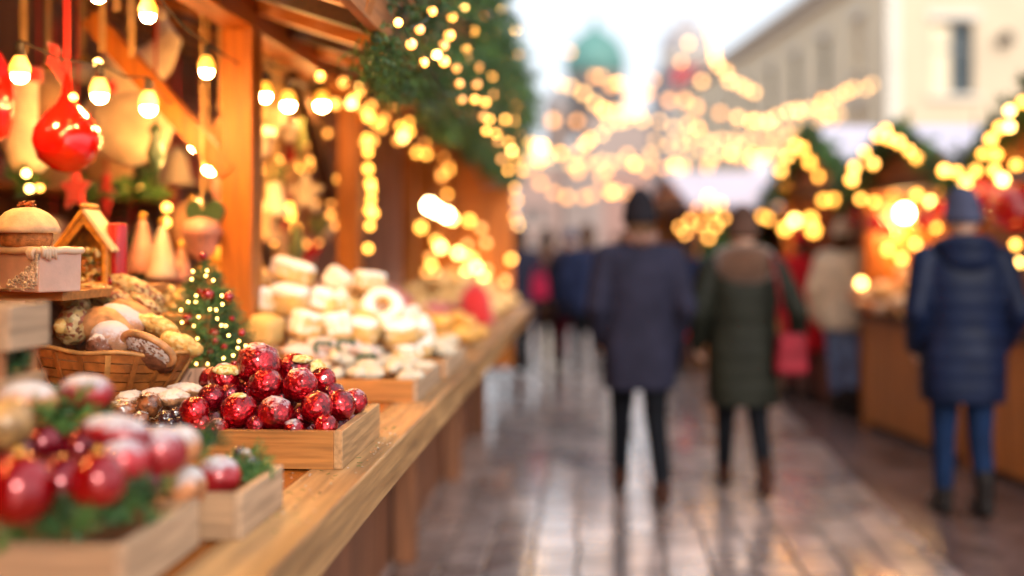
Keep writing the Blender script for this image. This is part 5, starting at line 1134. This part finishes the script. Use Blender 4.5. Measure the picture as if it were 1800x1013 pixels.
# ---------------------------------------------------------------- people
skin = mat('skin', (.62, .38, .28), .5, sss=.15, bump=0, var=.05)
def cap(mb, a, b, ra, rb, n=14, rg=4):
    a, b = Vector(a), Vector(b); d = (b - a).normalized(); pts = []; rr = []
    for i in range(rg, 0, -1): q = i / rg * PI / 2 * .98; pts.append(a - d * ra * math.sin(q)); rr.append(ra * math.cos(q))
    pts.append(a); rr.append(ra); pts.append(b); rr.append(rb)
    for i in range(1, rg + 1): q = i / rg * PI / 2 * .98; pts.append(b + d * rb * math.sin(q)); rr.append(rb * math.cos(q))
    mb.tube(pts, rr, n)
def hand(mb, w, d, side, s):
    """palm and five curled fingers from the wrist w, pointing along d"""
    d = Vector(d).normalized(); x = Vector((0, 1, 0)); x = (x - d * x.dot(d)).normalized(); n = d.cross(x) * side
    p = Vector(w) + d * .045 * s
    for k in range(4): cap(mb, Vector(w) + x * (k - 1.5) * .010 * s, p + x * (k - 1.5) * .0195 * s + d * .035 * s, .013 * s, .0115 * s, 8, 2)
    for k, L in enumerate((.068, .078, .072, .056)):
        b = p + x * (1.5 - k) * .0205 * s + d * .035 * s; m = b + (d * .8 + n * .35).normalized() * L * .5 * s; e = m + (d * .35 + n * .8).normalized() * L * .5 * s
        cap(mb, b, m, .0095 * s, .0085 * s, 8, 2); cap(mb, m, e, .0085 * s, .0072 * s, 8, 2)
    b = Vector(w) + d * .02 * s + x * .024 * s; m = b + (x * .75 + d * .7).normalized() * .035 * s; e = m + (x * .2 + d + n * .5).normalized() * .028 * s
    cap(mb, b, m, .0115 * s, .010 * s, 8, 2); cap(mb, m, e, .010 * s, .008 * s, 8, 2)
def person(label, loc, rz, H=1.75, coat=None, hem=.66, leg=None, hat=None, hatc=None, hood=None, scarf=None, boots=None, shaft=.13, vox=.012, step=.12, arms='down', quilt=0, width=1.0, group=None, hair=None, fold=None, lean=0, belt=None):
    s = H / 1.75; J = lambda x, y, z: Vector((x * s, y * s, z * s))
    hip = .92; W_ = width
    sh = {-1: J(-.185 * W_, 0, 1.42), 1: J(.185 * W_, 0, 1.42)}
    if arms == 'pockets': el = {q: J(q * .245 * W_, -.08, 1.13) for q in (-1, 1)}; wr = {q: J(q * .215 * W_, .08, .93) for q in (-1, 1)}
    elif arms == 'bag': el = {-1: J(-.27 * W_, -.05, 1.14), 1: J(.30 * W_, -.08, 1.15)}; wr = {-1: J(-.25 * W_, .1, .93), 1: J(.33 * W_, .06, .94)}
    elif arms == 'front': el = {q: J(q * .30 * W_, .0, 1.14) for q in (-1, 1)}; wr = {q: J(q * .18 * W_, .2, 1.08) for q in (-1, 1)}
    else: el = {q: J(q * .27 * W_, -.03, 1.13) for q in (-1, 1)}; wr = {q: J(q * .28 * W_, .06, .88) for q in (-1, 1)}
    hp = {q: J(q * .09, 0, .90) for q in (-1, 1)}; kn = {-1: J(-.09, step * .55, .49), 1: J(.09, -step * .1, .48)}
    an = {-1: J(-.085, step * .9, .09), 1: J(.095, -step, .10)}
    b = MB()
    b.sph(J(0, .01, 1.635), tuple(k * s for k in (.076, .095, .112)), 24, 16)
    b.sph(J(0, .045, 1.585), tuple(k * s for k in (.055, .058, .06)), 16, 12)               # jaw
    cap(b, J(0, .098, 1.645), J(0, .118, 1.61), .010 * s, .015 * s, 8, 2)                       # nose
    cap(b, J(-.02, .098, 1.572), J(.02, .098, 1.572), .009 * s, .009 * s, 8, 2)                 # lips
    for q in (-1, 1):
        b.sph(J(q * .03, .085, 1.645), .016 * s, 10, 8); b.sph(J(q * .078, .005, 1.63), tuple(k * s for k in (.012, .022, .034)), 10, 8)
    cap(b, J(0, -.01, 1.45), J(0, 0, 1.58), .062 * s, .052 * s)
    b.sph(J(0, 0, 1.28), tuple(k * s for k in (.165 * W_, .105, .20)), 20, 14); b.sph(J(0, 0, 1.08), tuple(k * s for k in (.14 * W_, .10, .17)), 20, 14); b.sph(J(0, -.01, .93), tuple(k * s for k in (.165 * W_, .115, .14)), 20, 14)
    for q in (-1, 1):
        cap(b, J(q * .05, 0, 1.42), sh[q], .065 * s, .06 * s); cap(b, sh[q], el[q], .056 * s, .042 * s); cap(b, el[q], wr[q], .042 * s, .026 * s)
        hand(b, wr[q], wr[q] - el[q], -q, s)
        cap(b, hp[q], kn[q], .088 * s, .055 * s); cap(b, kn[q], an[q], .053 * s, .035 * s)
        cap(b, an[q] + J(0, -.03, -.03), an[q] + J(0, .14, -.055), .036 * s, .03 * s)
    root = thing('person', label, 'person', loc, rz, group)
    MB().build('body', skin, root, smooth=True, mesh=remesh(b, vox * .6 if vox < .015 else vox, 2))
    for q in (-1, 1):
        e = MB().sph(J(q * .03, .098, 1.647), .008 * s, 10, 8).build('eye', mat('dark iris', (.03, .02, .02), .1, bump=0), root, smooth=True)
    # trousers
    b = MB(); b.sph(J(0, -.01, .93), tuple(k * s for k in (.175 * W_, .125, .13)), 20, 14)
    for q in (-1, 1): cap(b, hp[q], kn[q], .10 * s, .068 * s); cap(b, kn[q], an[q] + J(0, 0, .05), .066 * s, .052 * s)
    MB().build('trousers', leg, root, smooth=True, mesh=remesh(b, max(vox, .012), 2))
    for q in (-1, 1):
        b = MB(); cap(b, an[q] + J(0, 0, shaft), an[q] + J(0, 0, -.02), .056 * s, .05 * s); cap(b, an[q] + J(0, -.035, -.04), an[q] + J(0, .16, -.055), .045 * s, .04 * s)
        MB().build('boot', boots, root, smooth=True, mesh=remesh(b, .012, 1))
    # coat: stacked rounded sections, pinched at the quilting seams
    prof = [(hem, .20 * W_, .165), (hem + .1, .205 * W_, .165), (.90, .205 * W_, .16), (1.05, .185 * W_, .145), (1.2, .195 * W_, .15), (1.33, .205 * W_, .145), (1.42, .19 * W_, .12), (1.47, .12 * W_, .09), (1.52, .075, .075)]
    b = MB(); vs = []; fs = []; n = 36; zz = hem; rows = 0; zs = []
    N = 64
    for i in range(N + 1): zs.append(hem + (1.52 - hem) * i / N)
    for z in zs:
        for k in range(len(prof) - 1):
            if prof[k][0] <= z <= prof[k + 1][0] + 1e-9:
                f = (z - prof[k][0]) / (prof[k + 1][0] - prof[k][0]); a = prof[k][1] + (prof[k + 1][1] - prof[k][1]) * f; c = prof[k][2] + (prof[k + 1][2] - prof[k][2]) * f; break
        pq = 1 + (.035 * (abs(math.sin(z * PI / quilt)) ** .5 - .7) if quilt else 0)
        for j in range(n):
            q = 2 * PI * j / n; w = 1 + .012 * math.sin(q * 5 + z * 9) ; e = 2.4
            cx, cyy = math.cos(q), math.sin(q); x = a * pq * w * math.copysign(abs(cx) ** (2 / e), cx); y = c * pq * w * math.copysign(abs(cyy) ** (2 / e), cyy); vs.append(J(x, y, z))
    for i in range(N):
        for j in range(n): j2 = (j + 1) % n; fs.append((i * n + j, i * n + j2, (i + 1) * n + j2, (i + 1) * n + j))
    fs.append(tuple(range(n))[::-1]); fs.append(tuple(N * n + j for j in range(n))); b.add(vs, fs)
    for q in (-1, 1):
        cap(b, J(q * .06, 0, 1.43), sh[q], .075 * s, .078 * s)
        for (p0, p1, r0, r1) in ((sh[q], el[q], .078, .066), (el[q], wr[q], .066, .05)):
            m = 14; pts = [p0.lerp(p1, i / m) for i in range(m + 1)]; rr = [(r0 + (r1 - r0) * i / m) * s * (1 + (.07 * (abs(math.sin(i / m * PI * 3)) ** .5 - .6) if quilt else .02 * math.sin(i * 1.7))) for i in range(m + 1)]
            b.tube(pts, rr, 16); b.sph(p1, r1 * s, 12, 8)
    MB().build('coat', coat, root, smooth=True, mesh=remesh(b, vox, 1))
    if hood:
        b = MB(); b.tube([J(.125 * math.cos(2 * PI * i / 20), -.02 + .10 * math.sin(2 * PI * i / 20), 1.475 - .03 * math.sin(2 * PI * i / 20)) for i in range(20)], (.058 if hood is nav2 else .075) * s, 12, close=True); b.sph(J(0, -.10, 1.43), tuple(k * s for k in ((.14, .07, .10) if hood is nav2 else (.19, .085, .12))), 18, 12)
        MB().build('hood', hood, root, smooth=True, mesh=remesh(b, vox, 2))
    if scarf: MB().tube([J(.075 * math.cos(2 * PI * i / 18), .0 + .075 * math.sin(2 * PI * i / 18), 1.53 + .01 * math.sin(3 * i)) for i in range(18)], .042 * s, 10, close=True).build('scarf', scarf, root, smooth=True)
    if hair: 
        b = MB(); b.sph(J(0, -.012, 1.64), tuple(k * s for k in (.088, .095, .115)), 18, 12); b.sph(J(0, -.06, 1.56), tuple(k * s for k in (.08, .05, .10)), 16, 10)
        # keep the face free
        for i, p in enumerate(b.v):
            if p[1] > .055 * s: b.v[i] = (p[0], .055 * s, p[2])
        b.build('hair', hair, root, smooth=True)
    if hat:
        m = MB().lathe([(.094, 1.625), (.099, 1.635), (.098, 1.665), (.092, 1.67), (.090, 1.70), (.078, 1.735), (.052, 1.765), (.02, 1.778), (.004, 1.78)], 26, sy=1.08)
        if hat == 'tall': m = MB().lathe([(.096, 1.615), (.102, 1.63), (.101, 1.675), (.095, 1.68), (.094, 1.72), (.078, 1.77), (.05, 1.81), (.018, 1.83), (.004, 1.832)], 26, sy=1.08)
        m.v = [tuple(Vector((p[0], p[1], p[2] )) * s) for p in m.v]; m.build('hat', hatc, root, smooth=True)
    return root
def cl(name, c, rough=.8, **k): return mat(name, c, rough, var=.18, scale=9, bump=.3, bscale=120, spec=.12, **k)
navy = cl('dark navy wool', (.017, .017, .034)); olv = cl('dark olive nylon', (.013, .014, .010), .6); nav2 = cl('navy puffer nylon', (.006, .011, .034), .45)
blk = cl('black trousers', (.004, .005, .008)); jeans = cl('blue denim', (.007, .020, .062)); bboot = cl('brown leather', (.04, .014, .009), .4); kboot = cl('black leather', (.015, .012, .012), .4)
furb = cl('brown fur', (.09, .045, .028), .95, sheen=.5); khat = cl('black knit', (.012, .010, .014)); bhat = cl('brown knit', (.07, .035, .025)); ghat = cl('blue-grey knit', (.055, .06, .105)); pkscarf = cl('dusty pink scarf', (.20, .11, .09)); hairb = cl('brown hair', (.08, .04, .02))
rbag = cl('dull red leather', (.20, .014, .024), .5); redc = cl('bright red coat cloth', (.55, .012, .02)); beige = cl('beige coat cloth', (.66, .54, .40)); bjn = cl('pale blue denim', (.14, .20, .36)); bluj = cl('blue jacket cloth', (.012, .018, .05)); brnc = cl('brown coat cloth', (.13, .06, .035))
def P0(x, D): p = at(x, 436, D); p.z = 0; return p
def fix(p, f): return p
person('person in a long navy coat and black knit hat walking beside the olive coat', P0(1124, 6.45), TH + .02, 1.77, navy, .65, blk, 'tall', khat, None, pkscarf, bboot, arms='pockets', hair=hairb, shaft=.03, step=.25, width=1.06)
w_ = person('person in a dark olive coat with a big brown fur hood, walking away', P0(1306, 6.6), TH - .02, 1.68, olv, .56, blk, 'tall', bhat, furb, None, bboot, arms='bag', shaft=.10, step=.22, quilt=.12, width=1.1)
def bag():
    p = P0(1390, 6.42); p.z = .86; t = thing('shoulder_bag', 'dull red leather shoulder bag hanging from the olive coat', 'bag', p, TH)
    b = MB().box((0, 0, 0), (.20, .10, .24), taper=.85); b.build('pouch', rbag, t, bevel=.03); MB().box((0, -.053, .06), (.15, .012, .11)).build('flap', rbag, t, bevel=.004)
    a = at(1355, 436, 6.45) - p; MB().tube([(-.05, -.02, .10), (-.07, -.05, .30), (-.10, -.055, .46), (-.105, .02, .57), (-.10, .16, .60)], .024, 6, flat=.4).build('strap', rbag, t)
bag()
person('person in a quilted navy puffer coat, blue jeans and blue-grey beanie at the right counter', P0(1692, 6.0), TH - .1, 1.76, nav2, .64, jeans, 'tall', ghat, nav2, None, kboot, arms='pockets', step=.07, quilt=.095, width=1.1)
far = [
 ('person in black with a pink-red bag close to the left stall end', 912, 12.6, 1.72, navy, .6, blk, khat, 0), ('person in a dark coat walking beside the one with the pink bag', 1003, 13.4, 1.70, navy, .62, cl('dark red trousers', (.16, .01, .02)), ghat, PI), ('person in dark blue jacket half hidden left of the navy coat', 1032, 12.4, 1.74, bluj, .75, blk, bhat, 0),
 ('person in a bright red coat behind the red shoulder bag', 1408, 10.6, 1.66, redc, .5, cl('maroon tights', (.16, .02, .03)), redc, .3), ('person in a beige coat and pale jeans at the corner of the orange lit stall', 1483, 9.6, 1.72, beige, .78, bjn, beige, -.6), ('person in a brown coat between the red and beige coats', 1447, 11.6, 1.70, brnc, .5, blk, bhat, PI), ('person in a blue jacket between the walking couple', 1212, 12.5, 1.62, bluj, .75, bluj, khat, 0), ('person in a dark coat far up the middle of the street', 1085, 22, 1.75, navy, .6, blk, khat, PI), ('person in a brown coat far up the street near the canopies', 1190, 24, 1.75, brnc, .6, blk, bhat, 0), ('person in a pale coat far up the left side of the street', 965, 26, 1.72, beige, .6, blk, khat, PI), ('person in a dark blue coat among the farthest walkers', 1150, 30, 1.75, bluj, .6, blk, khat, 0), ('person in a dark coat leaving at the very far left', 990, 33, 1.75, navy, .6, blk, bhat, 0), ('person in black at the far end of the left stall', 893, 13.0, 1.74, navy, .6, blk, khat, .4), ('person in a brown coat left of the dark blue jacket', 962, 13.8, 1.72, brnc, .6, blk, khat, 0), ('person in a red coat among the farthest walkers', 1240, 27, 1.7, redc, .6, blk, khat, PI)]
for lb, x, D, H, c, hm, lg, hc, a in far: person(lb, P0(x, D), TH + a, H, c, hm, lg, 1, hc, None, None, kboot, vox=.03, arms='down', group='people farther up the street', hair=hairb, step=.1)
for lb, x, y, D, sz, m in (('pink-red bag on the back of the person by the left stall end', 948, 505, 12.5, .22, cl('pink-red nylon', (.30, .012, .045))), ('bright red bag carried between the walking couple', 1205, 572, 12.1, .22, redc), ('bright red tote behind the shoulder bag of the olive coat', 1418, 575, 10.2, .36, redc)):
    p = at(x, y, D); o = MB().box((0, 0, 0), (sz, .14, sz * 1.25), taper=.8).build('bag', m, None, loc=p, bevel=.04); tag(o, lb, 'bag'); MB().tube([(-sz * .25, 0, sz * .6), (-sz * .2, 0, sz * 1.0), (sz * .2, 0, sz * 1.0), (sz * .25, 0, sz * .6)], .012, 6).build('handle', m, o)
